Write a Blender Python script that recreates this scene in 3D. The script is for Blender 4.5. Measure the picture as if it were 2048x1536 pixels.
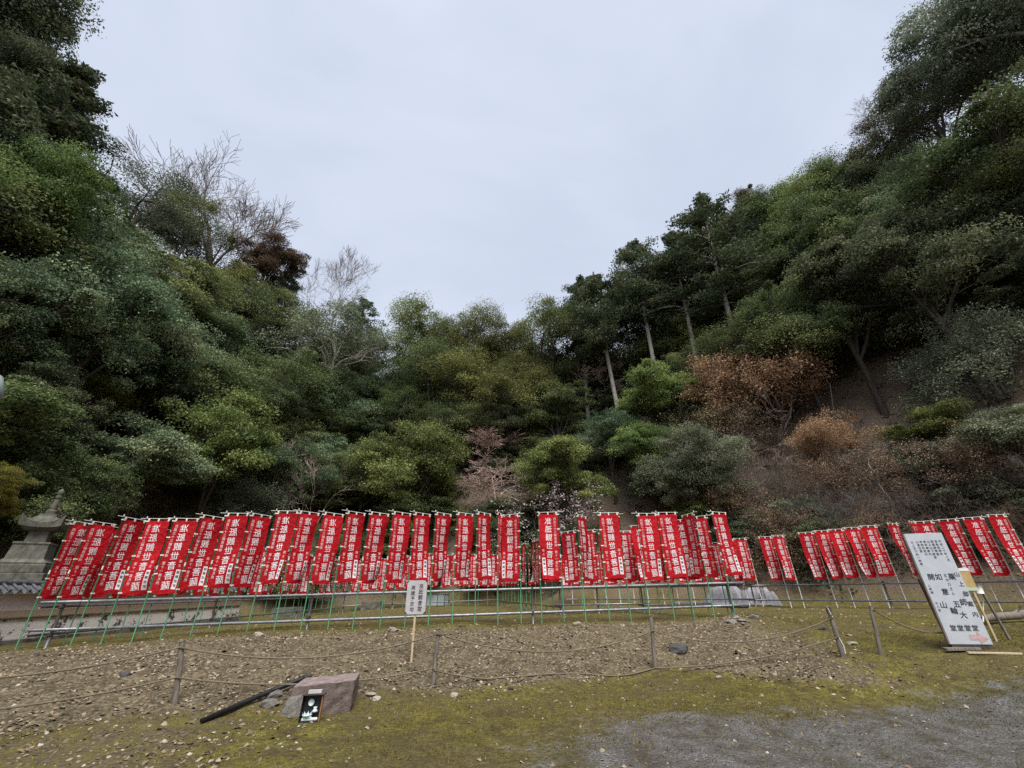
import bpy, math, random
import numpy as np
from mathutils import Vector, Matrix

for _o in list(bpy.data.objects):
    bpy.data.objects.remove(_o, do_unlink=True)
SC = bpy.context.scene
COL = SC.collection
R = math.radians

# ------------------------------------------------------------------ camera
EYE = 1.6
PITCH, ROLL, FPX = R(26.9), R(0.86), 813.0
cam_d = bpy.data.cameras.new('camera')
cam_d.sensor_width = 36.0
cam_d.lens = 36.0 * FPX / 2048.0
cam_d.clip_start, cam_d.clip_end = 0.05, 1500.0
cam = bpy.data.objects.new('camera', cam_d)
COL.objects.link(cam)
_m = Matrix.Rotation(math.pi / 2 + PITCH, 4, 'X') @ Matrix.Rotation(-ROLL, 4, 'Z')
_m.translation = Vector((0, 0, EYE))
cam.matrix_world = _m
SC.camera = cam
CM = np.array(_m.to_3x3())

# ------------------------------------------------------------------ sky and light
SUN_EL, SUN_AZ = R(58), R(166)          # azimuth clockwise from +Y: behind the camera, a little to its right
world = bpy.data.worlds.new('World')
SC.world = world
world.use_nodes = True
wn, wl = world.node_tree.nodes, world.node_tree.links
wn.clear()
w_out = wn.new('ShaderNodeOutputWorld')
w_bg = wn.new('ShaderNodeBackground')
w_bg.inputs['Strength'].default_value = 0.05
w_sky = wn.new('ShaderNodeTexSky')
w_sky.sky_type = 'NISHITA'
w_sky.sun_disc = False
w_sky.sun_elevation, w_sky.sun_rotation = SUN_EL, SUN_AZ
w_sky.dust_density = 4.0
w_tc = wn.new('ShaderNodeTexCoord')
w_map = wn.new('ShaderNodeMapping')
w_map.inputs['Scale'].default_value = (1.0, 1.6, 2.2)
w_noise = wn.new('ShaderNodeTexNoise')
w_noise.inputs['Scale'].default_value = 1.5
w_noise.inputs['Detail'].default_value = 5
w_noise.inputs['Distortion'].default_value = 0.5
w_ramp = wn.new('ShaderNodeValToRGB')
w_ramp.color_ramp.elements[0].position = 0.30
w_ramp.color_ramp.elements[0].color = (4.2, 4.72, 5.75, 1)
w_ramp.color_ramp.elements[1].position = 0.72
w_ramp.color_ramp.elements[1].color = (5.35, 5.78, 6.85, 1)
w_mix = wn.new('ShaderNodeMixRGB')
w_mix.inputs['Fac'].default_value = 0.93      # closed cloud deck over the clear sky
wl.new(w_tc.outputs['Generated'], w_map.inputs['Vector'])
wl.new(w_map.outputs['Vector'], w_noise.inputs['Vector'])
wl.new(w_noise.outputs['Fac'], w_ramp.inputs['Fac'])
wl.new(w_sky.outputs['Color'], w_mix.inputs['Color1'])
wl.new(w_ramp.outputs['Color'], w_mix.inputs['Color2'])
wl.new(w_mix.outputs['Color'], w_bg.inputs['Color'])
wl.new(w_bg.outputs['Background'], w_out.inputs['Surface'])

sun_d = bpy.data.lights.new('sun', 'SUN')
sun_d.energy = 1.5
sun_d.angle = R(36)
sun_d.color = (1.0, 0.965, 0.92)
sun = bpy.data.objects.new('sun', sun_d)
COL.objects.link(sun)
_sd = Vector((math.sin(SUN_AZ) * math.cos(SUN_EL), math.cos(SUN_AZ) * math.cos(SUN_EL), math.sin(SUN_EL)))
sun.rotation_euler = _sd.to_track_quat('Z', 'Y').to_euler()

SC.view_settings.view_transform = 'Standard'
SC.view_settings.look = 'None'
SC.view_settings.exposure = 1.55
SC.view_settings.gamma = 1.0
SC.view_settings.use_curve_mapping = False
SC.render.engine = 'CYCLES'
SC.cycles.max_bounces = 6
SC.cycles.diffuse_bounces = 3
SC.cycles.transmission_bounces = 3
SC.cycles.sample_clamp_indirect = 4.0
SC.cycles.use_denoising = False

# ------------------------------------------------------------------ helpers
ORD = ('first second third fourth fifth sixth seventh eighth ninth tenth eleventh twelfth thirteenth fourteenth fifteenth sixteenth '
       'seventeenth eighteenth nineteenth twentieth twenty-first twenty-second twenty-third twenty-fourth twenty-fifth twenty-sixth '
       'twenty-seventh twenty-eighth twenty-ninth thirtieth').split()


def ray(px, py):
    """Direction from the eye through a point of the 2048 x 1536 photograph, in world axes."""
    c = np.array([(px - 1024) / FPX, (768 - py) / FPX, -1.0])
    return CM @ c


def to_px(p):
    c = CM.T @ (np.asarray(p, float) - np.array([0, 0, EYE]))
    return 1024 + FPX * c[0] / -c[2], 768 - FPX * c[1] / -c[2]


def tag(o, label=None, cat=None, group=None, kind=None):
    if label: o['label'] = label
    if cat: o['category'] = cat
    if group: o['group'] = group
    if kind: o['kind'] = kind
    return o


def empty(name, loc=(0, 0, 0), rz=0.0, **kw):
    o = bpy.data.objects.new(name, None)
    o.empty_display_size = 0.2
    o.location = loc
    o.rotation_euler = (0, 0, rz)
    COL.objects.link(o)
    return tag(o, **kw)


def add(name, me, parent=None, loc=None, rot=None, **kw):
    o = bpy.data.objects.new(name, me)
    if loc is not None: o.location = loc
    if rot is not None: o.rotation_euler = rot
    if parent is not None: o.parent = parent
    COL.objects.link(o)
    return tag(o, **kw)


_kids = {}


def kids(o):
    return [c for c in bpy.data.objects if c.parent == o]


def copy_tree(o, tree, parent=None):
    """TREE: nested [(object, tree)] lists recorded once, so that copying is quick."""
    c = o.copy()
    COL.objects.link(c)
    if parent is not None: c.parent = parent
    for ch, sub in tree: copy_tree(ch, sub, c)
    return c


def tree_of(o):
    return [(c, tree_of(c)) for c in kids(o)]


class MB:
    """Collects quads and triangles as arrays; build() makes one mesh."""
    def __init__(s):
        s.v, s.f, s.n, s.t = [], [], 0, []

    def put(s, v, faces, tint=None):
        v = np.asarray(v, float).reshape(-1, 3)
        s.v.append(v)
        for f in faces: s.f.append([i + s.n for i in f])
        s.n += len(v)
        return s

    def box(s, c, d, rot=None, taper=1.0):
        x, y, z = d[0] / 2, d[1] / 2, d[2] / 2
        t = taper
        v = np.array([(-x, -y, -z), (x, -y, -z), (x, y, -z), (-x, y, -z), (-x * t, -y * t, z), (x * t, -y * t, z), (x * t, y * t, z), (-x * t, y * t, z)])
        if rot is not None: v = v @ np.array(rot.to_matrix() if hasattr(rot, 'to_matrix') else rot).T
        return s.put(v + np.array(c), [(0, 3, 2, 1), (4, 5, 6, 7), (0, 1, 5, 4), (1, 2, 6, 5), (2, 3, 7, 6), (3, 0, 4, 7)])

    def cbox(s, c, d, b=0.01, rot=None):
        """Box with chamfered edges."""
        x, y, z = d[0] / 2, d[1] / 2, d[2] / 2
        vs, ix = [], {}
        for sx in (-1, 1):
            for sy in (-1, 1):
                for sz in (-1, 1):
                    for a in range(3):
                        p = [sx * (x - b), sy * (y - b), sz * (z - b)]
                        p[a] = (sx * x, sy * y, sz * z)[a]
                        ix[(sx, sy, sz, a)] = len(vs)
                        vs.append(p)
        f = []
        for a in range(3):
            u, w = (a + 1) % 3, (a + 2) % 3
            for sg in (-1, 1):
                q = []
                for (su, sw) in ((-1, -1), (1, -1), (1, 1), (-1, 1)):
                    k = [0, 0, 0]; k[a] = sg; k[u] = su; k[w] = sw
                    q.append(ix[(*k, a)])
                f.append(q if sg > 0 else q[::-1])
            for su in (-1, 1):
                for sw in (-1, 1):
                    k0 = [0, 0, 0]; k1 = [0, 0, 0]
                    k0[a], k1[a] = -1, 1
                    for k in (k0, k1): k[u] = su; k[w] = sw
                    f.append([ix[(*k0, u)], ix[(*k1, u)], ix[(*k1, w)], ix[(*k0, w)]])
        for sx in (-1, 1):
            for sy in (-1, 1):
                for sz in (-1, 1):
                    f.append([ix[(sx, sy, sz, a)] for a in range(3)])
        v = np.array(vs)
        if rot is not None: v = v @ np.array(rot.to_matrix() if hasattr(rot, 'to_matrix') else rot).T
        return s.put(v + np.array(c), f)

    def tube(s, pts, rad, n=8, cap=True):
        pts = np.asarray(pts, float)
        rad = np.full(len(pts), rad, float) if np.isscalar(rad) else np.asarray(rad, float)
        T = np.gradient(pts, axis=0)
        T /= np.linalg.norm(T, axis=1, keepdims=True) + 1e-12
        ref = np.array([0, 0, 1.0]) if abs(T[0][2]) < 0.9 else np.array([1.0, 0, 0])
        vs = []
        for p, t, r in zip(pts, T, rad):
            a = np.cross(t, ref); a /= np.linalg.norm(a) + 1e-12
            b = np.cross(t, a)
            ref = -np.cross(t, a) if False else ref
            for k in range(n):
                an = 2 * math.pi * k / n
                vs.append(p + r * (math.cos(an) * a + math.sin(an) * b))
        f = []
        for i in range(len(pts) - 1):
            for k in range(n):
                k2 = (k + 1) % n
                f.append((i * n + k, i * n + k2, (i + 1) * n + k2, (i + 1) * n + k))
        if cap:
            f.append(list(range(n)))
            f.append([(len(pts) - 1) * n + k for k in range(n)][::-1])
        return s.put(vs, f)

    def lathe(s, prof, n=16, c=(0, 0, 0), sq=False):
        """PROF: (radius, z) pairs; SQ: four-sided."""
        n = 4 if sq else n
        vs, f = [], []
        for (r, z) in prof:
            for k in range(n):
                an = 2 * math.pi * (k + (0.5 if sq else 0)) / n
                rr = r * math.sqrt(2) if sq else r
                vs.append((c[0] + rr * math.cos(an), c[1] + rr * math.sin(an), c[2] + z))
        for i in range(len(prof) - 1):
            for k in range(n):
                k2 = (k + 1) % n
                f.append((i * n + k, i * n + k2, (i + 1) * n + k2, (i + 1) * n + k))
        f.append(list(range(n))[::-1])
        f.append([(len(prof) - 1) * n + k for k in range(n)])
        return s.put(vs, f)

    def mesh(s, name, mat, smooth=False):
        me = bpy.data.meshes.new(name)
        v = np.concatenate(s.v) if s.v else np.zeros((0, 3))
        me.from_pydata(v.tolist(), [], s.f)
        if mat: me.materials.append(mat)
        if smooth: me.shade_smooth()
        me.update()
        return me


def np_mesh(name, v, f, mat, attrs=None, smooth=False):
    """Fast mesh from arrays: V (n,3), F (m,k)."""
    me = bpy.data.meshes.new(name)
    v = np.ascontiguousarray(v, np.float32); f = np.ascontiguousarray(f, np.int32)
    m, k = f.shape
    me.vertices.add(len(v)); me.vertices.foreach_set('co', v.ravel())
    me.loops.add(m * k); me.loops.foreach_set('vertex_index', f.ravel())
    me.polygons.add(m)
    me.polygons.foreach_set('loop_start', np.arange(0, m * k, k, dtype=np.int32))
    if smooth: me.polygons.foreach_set('use_smooth', np.ones(m, bool))
    for an, av in (attrs or {}).items():
        a = me.attributes.new(an, 'FLOAT', 'POINT')
        a.data.foreach_set('value', np.ascontiguousarray(av, np.float32))
    if mat: me.materials.append(mat)
    me.update(calc_edges=True)
    return me


def vnoise(x, y, seed=0):
    """Smooth value noise, vectorised, about -1..1."""
    x = np.asarray(x, float); y = np.asarray(y, float)
    xi, yi = np.floor(x), np.floor(y)
    fx, fy = x - xi, y - yi
    fx, fy = fx * fx * (3 - 2 * fx), fy * fy * (3 - 2 * fy)

    def hsh(a, b):
        t = np.sin(a * 127.1 + b * 311.7 + seed * 74.7) * 43758.5453
        return (t - np.floor(t)) * 2 - 1
    a, b, c, d = hsh(xi, yi), hsh(xi + 1, yi), hsh(xi, yi + 1), hsh(xi + 1, yi + 1)
    return (a * (1 - fx) + b * fx) * (1 - fy) + (c * (1 - fx) + d * fx) * fy


def sst(a, b, x):
    t = np.clip((np.asarray(x, float) - a) / (b - a), 0, 1)
    return t * t * (3 - 2 * t)


# ------------------------------------------------------------------ materials
def new_mat(name):
    m = bpy.data.materials.new(name)
    m.use_nodes = True
    n, l = m.node_tree.nodes, m.node_tree.links
    return m, n, l, n['Principled BSDF']


def mat_noise(name, c1, c2, scale=8.0, rough=0.7, bump=0.2, detail=6.0, c3=None, metallic=0.0, spec=0.4, stretch=None, bscale=None, rnd=0.0):
    """Two- or three-tone noise colour with a fine bump: wood, stone, plastic, metal."""
    m, n, l, p = new_mat(name)
    tc = n.new('ShaderNodeTexCoord')
    mp = n.new('ShaderNodeMapping')
    if stretch: mp.inputs['Scale'].default_value = stretch
    l.new(tc.outputs['Object'], mp.inputs['Vector'])
    t = n.new('ShaderNodeTexNoise')
    t.inputs['Scale'].default_value = scale; t.inputs['Detail'].default_value = detail; t.inputs['Roughness'].default_value = 0.65
    l.new(mp.outputs['Vector'], t.inputs['Vector'])
    r = n.new('ShaderNodeValToRGB')
    r.color_ramp.elements[0].position = 0.32; r.color_ramp.elements[0].color = (*c1, 1)
    r.color_ramp.elements[1].position = 0.68; r.color_ramp.elements[1].color = (*c2, 1)
    if c3:
        e = r.color_ramp.elements.new(0.82); e.color = (*c3, 1)
    l.new(t.outputs['Fac'], r.inputs['Fac'])
    if rnd:
        oi = n.new('ShaderNodeObjectInfo'); hv = n.new('ShaderNodeHueSaturation'); mr = n.new('ShaderNodeMapRange')
        mr.inputs['To Min'].default_value = 1 - rnd; mr.inputs['To Max'].default_value = 1 + rnd
        l.new(oi.outputs['Random'], mr.inputs['Value']); l.new(mr.outputs['Result'], hv.inputs['Value'])
        l.new(r.outputs['Color'], hv.inputs['Color']); l.new(hv.outputs['Color'], p.inputs['Base Color'])
    else:
        l.new(r.outputs['Color'], p.inputs['Base Color'])
    p.inputs['Roughness'].default_value = rough
    p.inputs['Metallic'].default_value = metallic
    p.inputs['Specular IOR Level'].default_value = spec
    if bump:
        t2 = n.new('ShaderNodeTexNoise')
        t2.inputs['Scale'].default_value = bscale or scale * 4; t2.inputs['Detail'].default_value = 5
        l.new(mp.outputs['Vector'], t2.inputs['Vector'])
        b = n.new('ShaderNodeBump'); b.inputs['Strength'].default_value = bump; b.inputs['Distance'].default_value = 0.02
        l.new(t2.outputs['Fac'], b.inputs['Height']); l.new(b.outputs['Normal'], p.inputs['Normal'])
    return m


def mat_leaf(name, stops, rough=0.6, trans=0.32, spec=0.18, rnd=0.18, hue=0.02):
    """Leaves: colour by the per-leaf attribute «tint», a little different on every tree, thin enough to let light through."""
    m, n, l, p = new_mat(name)
    a = n.new('ShaderNodeAttribute'); a.attribute_name = 'tint'
    r = n.new('ShaderNodeValToRGB')
    while len(r.color_ramp.elements) < len(stops): r.color_ramp.elements.new(0.5)
    for e, (pos, c) in zip(r.color_ramp.elements, stops):
        e.position = pos; e.color = (*c, 1)
    l.new(a.outputs['Fac'], r.inputs['Fac'])
    oi = n.new('ShaderNodeObjectInfo'); hv = n.new('ShaderNodeHueSaturation')
    m1 = n.new('ShaderNodeMapRange'); m1.inputs['To Min'].default_value = 1 - rnd; m1.inputs['To Max'].default_value = 1 + rnd
    m2 = n.new('ShaderNodeMapRange'); m2.inputs['To Min'].default_value = 0.5 - hue; m2.inputs['To Max'].default_value = 0.5 + hue
    ml = n.new('ShaderNodeMath'); ml.operation = 'MULTIPLY'; ml.inputs[1].default_value = 7.31
    fr = n.new('ShaderNodeMath'); fr.operation = 'FRACT'
    l.new(oi.outputs['Random'], m1.inputs['Value']); l.new(oi.outputs['Random'], ml.inputs[0]); l.new(ml.outputs[0], fr.inputs[0]); l.new(fr.outputs[0], m2.inputs['Value'])
    l.new(m1.outputs['Result'], hv.inputs['Value']); l.new(m2.outputs['Result'], hv.inputs['Hue'])
    l.new(r.outputs['Color'], hv.inputs['Color']); l.new(hv.outputs['Color'], p.inputs['Base Color'])
    p.inputs['Roughness'].default_value = rough; p.inputs['Specular IOR Level'].default_value = spec
    t = n.new('ShaderNodeBsdfTranslucent'); l.new(hv.outputs['Color'], t.inputs['Color'])
    mx = n.new('ShaderNodeMixShader'); mx.inputs['Fac'].default_value = trans
    l.new(p.outputs['BSDF'], mx.inputs[1]); l.new(t.outputs['BSDF'], mx.inputs[2])
    l.new(mx.outputs['Shader'], n['Material Output'].inputs['Surface'])
    return m


M = {}
M['bark'] = mat_noise('bark', (0.035, 0.028, 0.022), (0.10, 0.082, 0.065), 6, 0.9, 0.5, stretch=(3, 3, 0.5))
M['bark_pale'] = mat_noise('bark_pale', (0.20, 0.18, 0.155), (0.42, 0.385, 0.34), 7, 0.9, 0.5, stretch=(4, 4, 0.5))
M['bark_twig'] = mat_noise('bark_twig', (0.13, 0.10, 0.085), (0.25, 0.20, 0.17), 5, 0.9, 0.0)
M['bark_pink'] = mat_noise('bark_pink', (0.36, 0.25, 0.21), (0.56, 0.42, 0.36), 5, 0.9, 0.0)
M['bark_brown'] = mat_noise('bark_brown', (0.085, 0.056, 0.040), (0.22, 0.15, 0.11), 3, 0.9, 0.0)
M['bark_grey'] = mat_noise('bark_grey', (0.085, 0.074, 0.066), (0.21, 0.185, 0.165), 3, 0.9, 0.0)
M['leaf_dark'] = mat_leaf('leaf_dark', [(0, (0.041, 0.054, 0.034)), (0.55, (0.116, 0.143, 0.073)), (1, (0.253, 0.273, 0.139))])
M['leaf_mid'] = mat_leaf('leaf_mid', [(0, (0.054, 0.071, 0.031)), (0.5, (0.136, 0.174, 0.069)), (1, (0.285, 0.305, 0.123))])
M['leaf_fresh'] = mat_leaf('leaf_fresh', [(0, (0.070, 0.100, 0.034)), (0.5, (0.173, 0.241, 0.078)), (1, (0.347, 0.395, 0.135))])
M['leaf_blue'] = mat_leaf('leaf_blue', [(0, (0.051, 0.083, 0.046)), (0.5, (0.144, 0.211, 0.109)), (1, (0.373, 0.420, 0.238))], rough=0.5, spec=0.28)
M['leaf_olive'] = mat_leaf('leaf_olive', [(0, (0.069, 0.080, 0.028)), (0.5, (0.170, 0.193, 0.064)), (1, (0.319, 0.332, 0.115))])
M['leaf_gold'] = mat_leaf('leaf_gold', [(0, (0.083, 0.090, 0.017)), (0.5, (0.208, 0.209, 0.038)), (1, (0.359, 0.329, 0.071))])
M['leaf_grey'] = mat_leaf('leaf_grey', [(0, (0.060, 0.075, 0.045)), (0.5, (0.148, 0.177, 0.108)), (1, (0.296, 0.331, 0.214))], rough=0.55)
M['leaf_rust'] = mat_leaf('leaf_rust', [(0, (0.05, 0.034, 0.02)), (0.5, (0.115, 0.075, 0.045)), (1, (0.17, 0.125, 0.07))])
M['leaf_orange'] = mat_leaf('leaf_orange', [(0, (0.24, 0.145, 0.08)), (0.5, (0.50, 0.31, 0.175)), (1, (0.64, 0.45, 0.30))], trans=0.3, rnd=0.04, hue=0.004)
M['leaf_cedar'] = mat_leaf('leaf_cedar', [(0, (0.033, 0.052, 0.024)), (0.6, (0.088, 0.122, 0.058)), (1, (0.199, 0.205, 0.109))], rough=0.6)
M['leaf_blossom'] = mat_leaf('leaf_blossom', [(0, (0.38, 0.29, 0.30)), (0.5, (0.55, 0.45, 0.47)), (1, (0.72, 0.64, 0.66))], trans=0.3, rnd=0.02)
M['leaf_dry'] = mat_leaf('leaf_dry', [(0, (0.096, 0.066, 0.042)), (0.5, (0.228, 0.162, 0.102)), (1, (0.396, 0.294, 0.192))], trans=0.1, rough=0.8)

M['cloth'] = None
def _cloth():
    m, n, l, p = new_mat('red_cloth')
    tc = n.new('ShaderNodeTexCoord'); t = n.new('ShaderNodeTexNoise'); t.inputs['Scale'].default_value = 3; t.inputs['Detail'].default_value = 4
    l.new(tc.outputs['Object'], t.inputs['Vector'])
    r = n.new('ShaderNodeValToRGB')
    r.color_ramp.elements[0].position = .3; r.color_ramp.elements[0].color = (0.53, 0.010, 0.019, 1)
    r.color_ramp.elements[1].position = .7; r.color_ramp.elements[1].color = (0.62, 0.015, 0.024, 1)
    l.new(t.outputs['Fac'], r.inputs['Fac'])
    oi = n.new('ShaderNodeObjectInfo'); hv = n.new('ShaderNodeHueSaturation'); mr = n.new('ShaderNodeMapRange')
    mr.inputs['To Min'].default_value = 0.80; mr.inputs['To Max'].default_value = 1.06
    l.new(oi.outputs['Random'], mr.inputs['Value']); l.new(mr.outputs['Result'], hv.inputs['Value'])
    l.new(r.outputs['Color'], hv.inputs['Color']); l.new(hv.outputs['Color'], p.inputs['Base Color'])
    p.inputs['Roughness'].default_value = 0.7; p.inputs['Specular IOR Level'].default_value = 0.2
    t2 = n.new('ShaderNodeTexNoise'); t2.inputs['Scale'].default_value = 9; t2.inputs['Detail'].default_value = 3
    l.new(tc.outputs['Object'], t2.inputs['Vector'])
    b = n.new('ShaderNodeBump'); b.inputs['Strength'].default_value = .7; b.inputs['Distance'].default_value = .06
    l.new(t2.outputs['Fac'], b.inputs['Height']); l.new(b.outputs['Normal'], p.inputs['Normal'])
    tr = n.new('ShaderNodeBsdfTranslucent'); l.new(hv.outputs['Color'], tr.inputs['Color'])
    mx = n.new('ShaderNodeMixShader'); mx.inputs['Fac'].default_value = 0.3
    l.new(p.outputs['BSDF'], mx.inputs[1]); l.new(tr.outputs['BSDF'], mx.inputs[2])
    l.new(mx.outputs['Shader'], n['Material Output'].inputs['Surface'])
    return m
M['cloth'] = _cloth()
M['print_white'] = mat_noise('white_print', (0.74, 0.70, 0.72), (0.84, 0.80, 0.82), 20, 0.8, 0, rnd=0.04)
M['print_pink'] = mat_noise('pale_print', (0.78, 0.52, 0.52), (0.82, 0.60, 0.60), 20, 0.8, 0)
M['print_black'] = mat_noise('black_print', (0.012, 0.012, 0.014), (0.03, 0.03, 0.034), 20, 0.7, 0)
M['tie'] = mat_noise('white_tape', (0.70, 0.68, 0.62), (0.82, 0.80, 0.75), 20, 0.7, 0)
M['pole_green'] = mat_noise('green_plastic', (0.018, 0.13, 0.055), (0.035, 0.20, 0.085), 5, 0.4, 0.05, rnd=0.15)
M['pole_white'] = mat_noise('white_plastic', (0.60, 0.60, 0.57), (0.76, 0.76, 0.73), 5, 0.4, 0.05, rnd=0.1)
M['steel'] = mat_noise('galvanised_pipe', (0.15, 0.155, 0.17), (0.31, 0.32, 0.345), 9, 0.42, 0.1, metallic=0.55, c3=(0.30, 0.27, 0.24))
M['steel_dark'] = mat_noise('rusty_clamp', (0.03, 0.027, 0.025), (0.10, 0.08, 0.065), 25, 0.7, 0.3, metallic=0.3)
M['wood_grey'] = mat_noise('weathered_wood', (0.10, 0.085, 0.07), (0.27, 0.235, 0.20), 5, 0.9, 0.4, stretch=(6, 6, 0.7))
M['wood_pale'] = mat_noise('pale_wood', (0.46, 0.36, 0.22), (0.60, 0.49, 0.32), 5, 0.75, 0.2, stretch=(6, 6, 0.6))
M['wood_dark'] = mat_noise('dark_wood', (0.035, 0.028, 0.022), (0.11, 0.085, 0.065), 5, 0.9, 0.4, stretch=(6, 6, 0.7))
M['wood_red'] = mat_noise('brown_wood', (0.26, 0.12, 0.05), (0.38, 0.19, 0.09), 6, 0.6, 0.2, stretch=(6, 6, 0.6))
M['rope'] = mat_noise('hemp_rope', (0.13, 0.105, 0.07), (0.29, 0.24, 0.165), 60, 0.95, 0.6)
M['white_board'] = mat_noise('painted_board', (0.44, 0.475, 0.515), (0.54, 0.57, 0.605), 4, 0.5, 0.05, c3=(0.50, 0.51, 0.51))
M['grey_board'] = mat_noise('grey_painted_board', (0.40, 0.39, 0.40), (0.52, 0.51, 0.52), 6, 0.6, 0.1)
M['arrow'] = mat_noise('faded_red_paint', (0.50, 0.22, 0.22), (0.56, 0.45, 0.46), 12, 0.6, 0)
M['granite'] = mat_noise('granite', (0.055, 0.055, 0.042), (0.17, 0.165, 0.135), 4, 0.95, 0.6, c3=(0.27, 0.265, 0.235))
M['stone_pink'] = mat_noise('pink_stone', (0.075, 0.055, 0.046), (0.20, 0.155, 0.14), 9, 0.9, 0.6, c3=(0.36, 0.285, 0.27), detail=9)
M['stone_top'] = mat_noise('pale_pink_stone', (0.15, 0.11, 0.10), (0.33, 0.265, 0.25), 11, 0.9, 0.6, c3=(0.52, 0.45, 0.43), detail=9)
M['rock'] = mat_noise('rock', (0.13, 0.12, 0.105), (0.36, 0.335, 0.30), 11, 0.9, 0.6, rnd=0.3)
M['rock_pale'] = mat_noise('pale_rock', (0.20, 0.18, 0.145), (0.42, 0.38, 0.32), 9, 0.9, 0.4, rnd=0.25)
M['rock_dark'] = mat_noise('dark_rock', (0.035, 0.035, 0.038), (0.11, 0.105, 0.10), 9, 0.85, 0.5)
M['black'] = mat_noise('black_paint', (0.006, 0.006, 0.007), (0.018, 0.018, 0.02), 9, 0.5, 0.05)
M['ceramic'] = mat_noise('pale_ceramic', (0.52, 0.66, 0.66), (0.70, 0.80, 0.79), 9, 0.3, 0)
M['tarp'] = mat_noise('white_sheet', (0.22, 0.22, 0.24), (0.36, 0.36, 0.39), 5, 0.45, 0.3)
M['tile'] = mat_noise('roof_tile', (0.05, 0.053, 0.06), (0.15, 0.155, 0.165), 7, 0.55, 0.3, rnd=0.2)
M['tile_plaster'] = mat_noise('tile_plaster', (0.36, 0.38, 0.40), (0.58, 0.60, 0.62), 12, 0.8, 0.2)
M['beige'] = mat_noise('yellow_card', (0.38, 0.26, 0.09), (0.56, 0.42, 0.20), 5, 0.6, 0.05)
M['pale_blue'] = mat_noise('pale_blue_panel', (0.52, 0.64, 0.66), (0.66, 0.75, 0.76), 4, 0.5, 0.03)
M['lamp_glass'] = mat_noise('frosted_glass', (0.22, 0.28, 0.265), (0.30, 0.36, 0.34), 4, 0.25, 0)

# ------------------------------------------------------------------ terrain
POLY = np.array([(-19, -60), (-19, 24), (-13, 30.5), (1, 31.5), (9, 27), (14.5, 22.8), (19.2, 17.5), (22, 10), (24, -60)], float)


def poly_dist(x, y):
    """Distance outside the flat yard; zero inside it."""
    x = np.asarray(x, float); y = np.asarray(y, float)
    d = np.full(x.shape, 1e9); inside = np.zeros(x.shape, bool)
    for i in range(len(POLY)):
        (ax, ay), (bx, by) = POLY[i], POLY[(i + 1) % len(POLY)]
        ex, ey = bx - ax, by - ay
        t = np.clip(((x - ax) * ex + (y - ay) * ey) / (ex * ex + ey * ey), 0, 1)
        d = np.minimum(d, np.hypot(x - ax - t * ex, y - ay - t * ey))
        c = (ay > y) != (by > y)
        inside ^= c & (x < (bx - ax) * (y - ay) / ((by - ay) if by != ay else 1e-9) + ax)
    return np.where(inside, 0.0, d)


ROW_A, ROW_B = np.array([-11.4, 11.3]), np.array([6.6, 13.6])


def row_y(x):
    return ROW_A[1] + (x - ROW_A[0]) * (ROW_B[1] - ROW_A[1]) / (ROW_B[0] - ROW_A[0])


def foot_y(x):
    """Front edge of the bank, in plan."""
    return np.where(x < 3.3, 8.75 + 0.41 * x, 10.1 - 1.05 * (x - 3.3)) + 0.25 * vnoise(x * .9, x * 0, 3)


def crest_y(x):
    return np.where(x < 6.6, row_y(x) + 0.1, 13.7 - 0.02 * (x - 6.6))


def bank_t(x, y):
    f = np.maximum(foot_y(x), 3.0)
    return np.clip((y - f) / np.maximum(crest_y(x) - f, 1.2), 0, 1)


def height(x, y):
    x = np.asarray(x, float); y = np.asarray(y, float)
    t = bank_t(x, y)
    top = 0.78 - 0.28 * sst(-5, -12.5, x)
    ease = t * (2 - t) * 0.75 + 0.25 * t * t * (3 - 2 * t)
    z = top * ease
    z = z + 0.035 * vnoise(x * .55, y * .55, 1) + 0.018 * vnoise(x * 1.7, y * 1.7, 2)
    # a small heap at the corner of the pipe rack
    z = z + 0.16 * np.exp(-((x - 6.3) ** 2 + (y - 12.6) ** 2 * 1.6) / 1.1)
    d = poly_dist(x, y)
    sl = 1.12 + 0.06 * sst(6, 16, x)
    dr = 17.0 + 8.0 * sst(14, 24, np.abs(x - 4)) + 2.0 * vnoise(x * .06, y * .06, 7)
    up = np.where(d < dr, d * d / (d + 0.5) * sl, (dr * dr / (dr + .5)) * sl + (d - dr) * -0.12)
    up = up + sst(1, 6, d) * (0.9 * vnoise(x * .25, y * .25, 5) + 0.35 * vnoise(x * .8, y * .8, 6))
    return z + np.maximum(up, 0)


def hz(x, y):
    return float(height(np.array([x]), np.array([y]))[0])


def ground_hit(px, py, t0=3.0, t1=90.0):
    """Where the line of sight through a point of the photograph meets the ground."""
    d = ray(px, py)
    ts = np.arange(t0, t1, 0.03)
    P = d[None, :] * ts[:, None]; P[:, 2] += EYE
    below = P[:, 2] <= height(P[:, 0], P[:, 1])
    if not below.any(): return None
    i = int(np.argmax(below))
    return np.array([P[i, 0], P[i, 1], hz(P[i, 0], P[i, 1])])


def axis(fine, step, lo, hi, grow=1.16):
    a = list(np.arange(fine[0], fine[1] + 1e-6, step))
    s = step
    while a[-1] < hi: s = min(s * grow, 6); a.append(a[-1] + s)
    s = step; b = []
    q = fine[0]
    while q > lo: s = min(s * grow, 6); q -= s; b.append(q)
    return np.array(b[::-1] + a)


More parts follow.
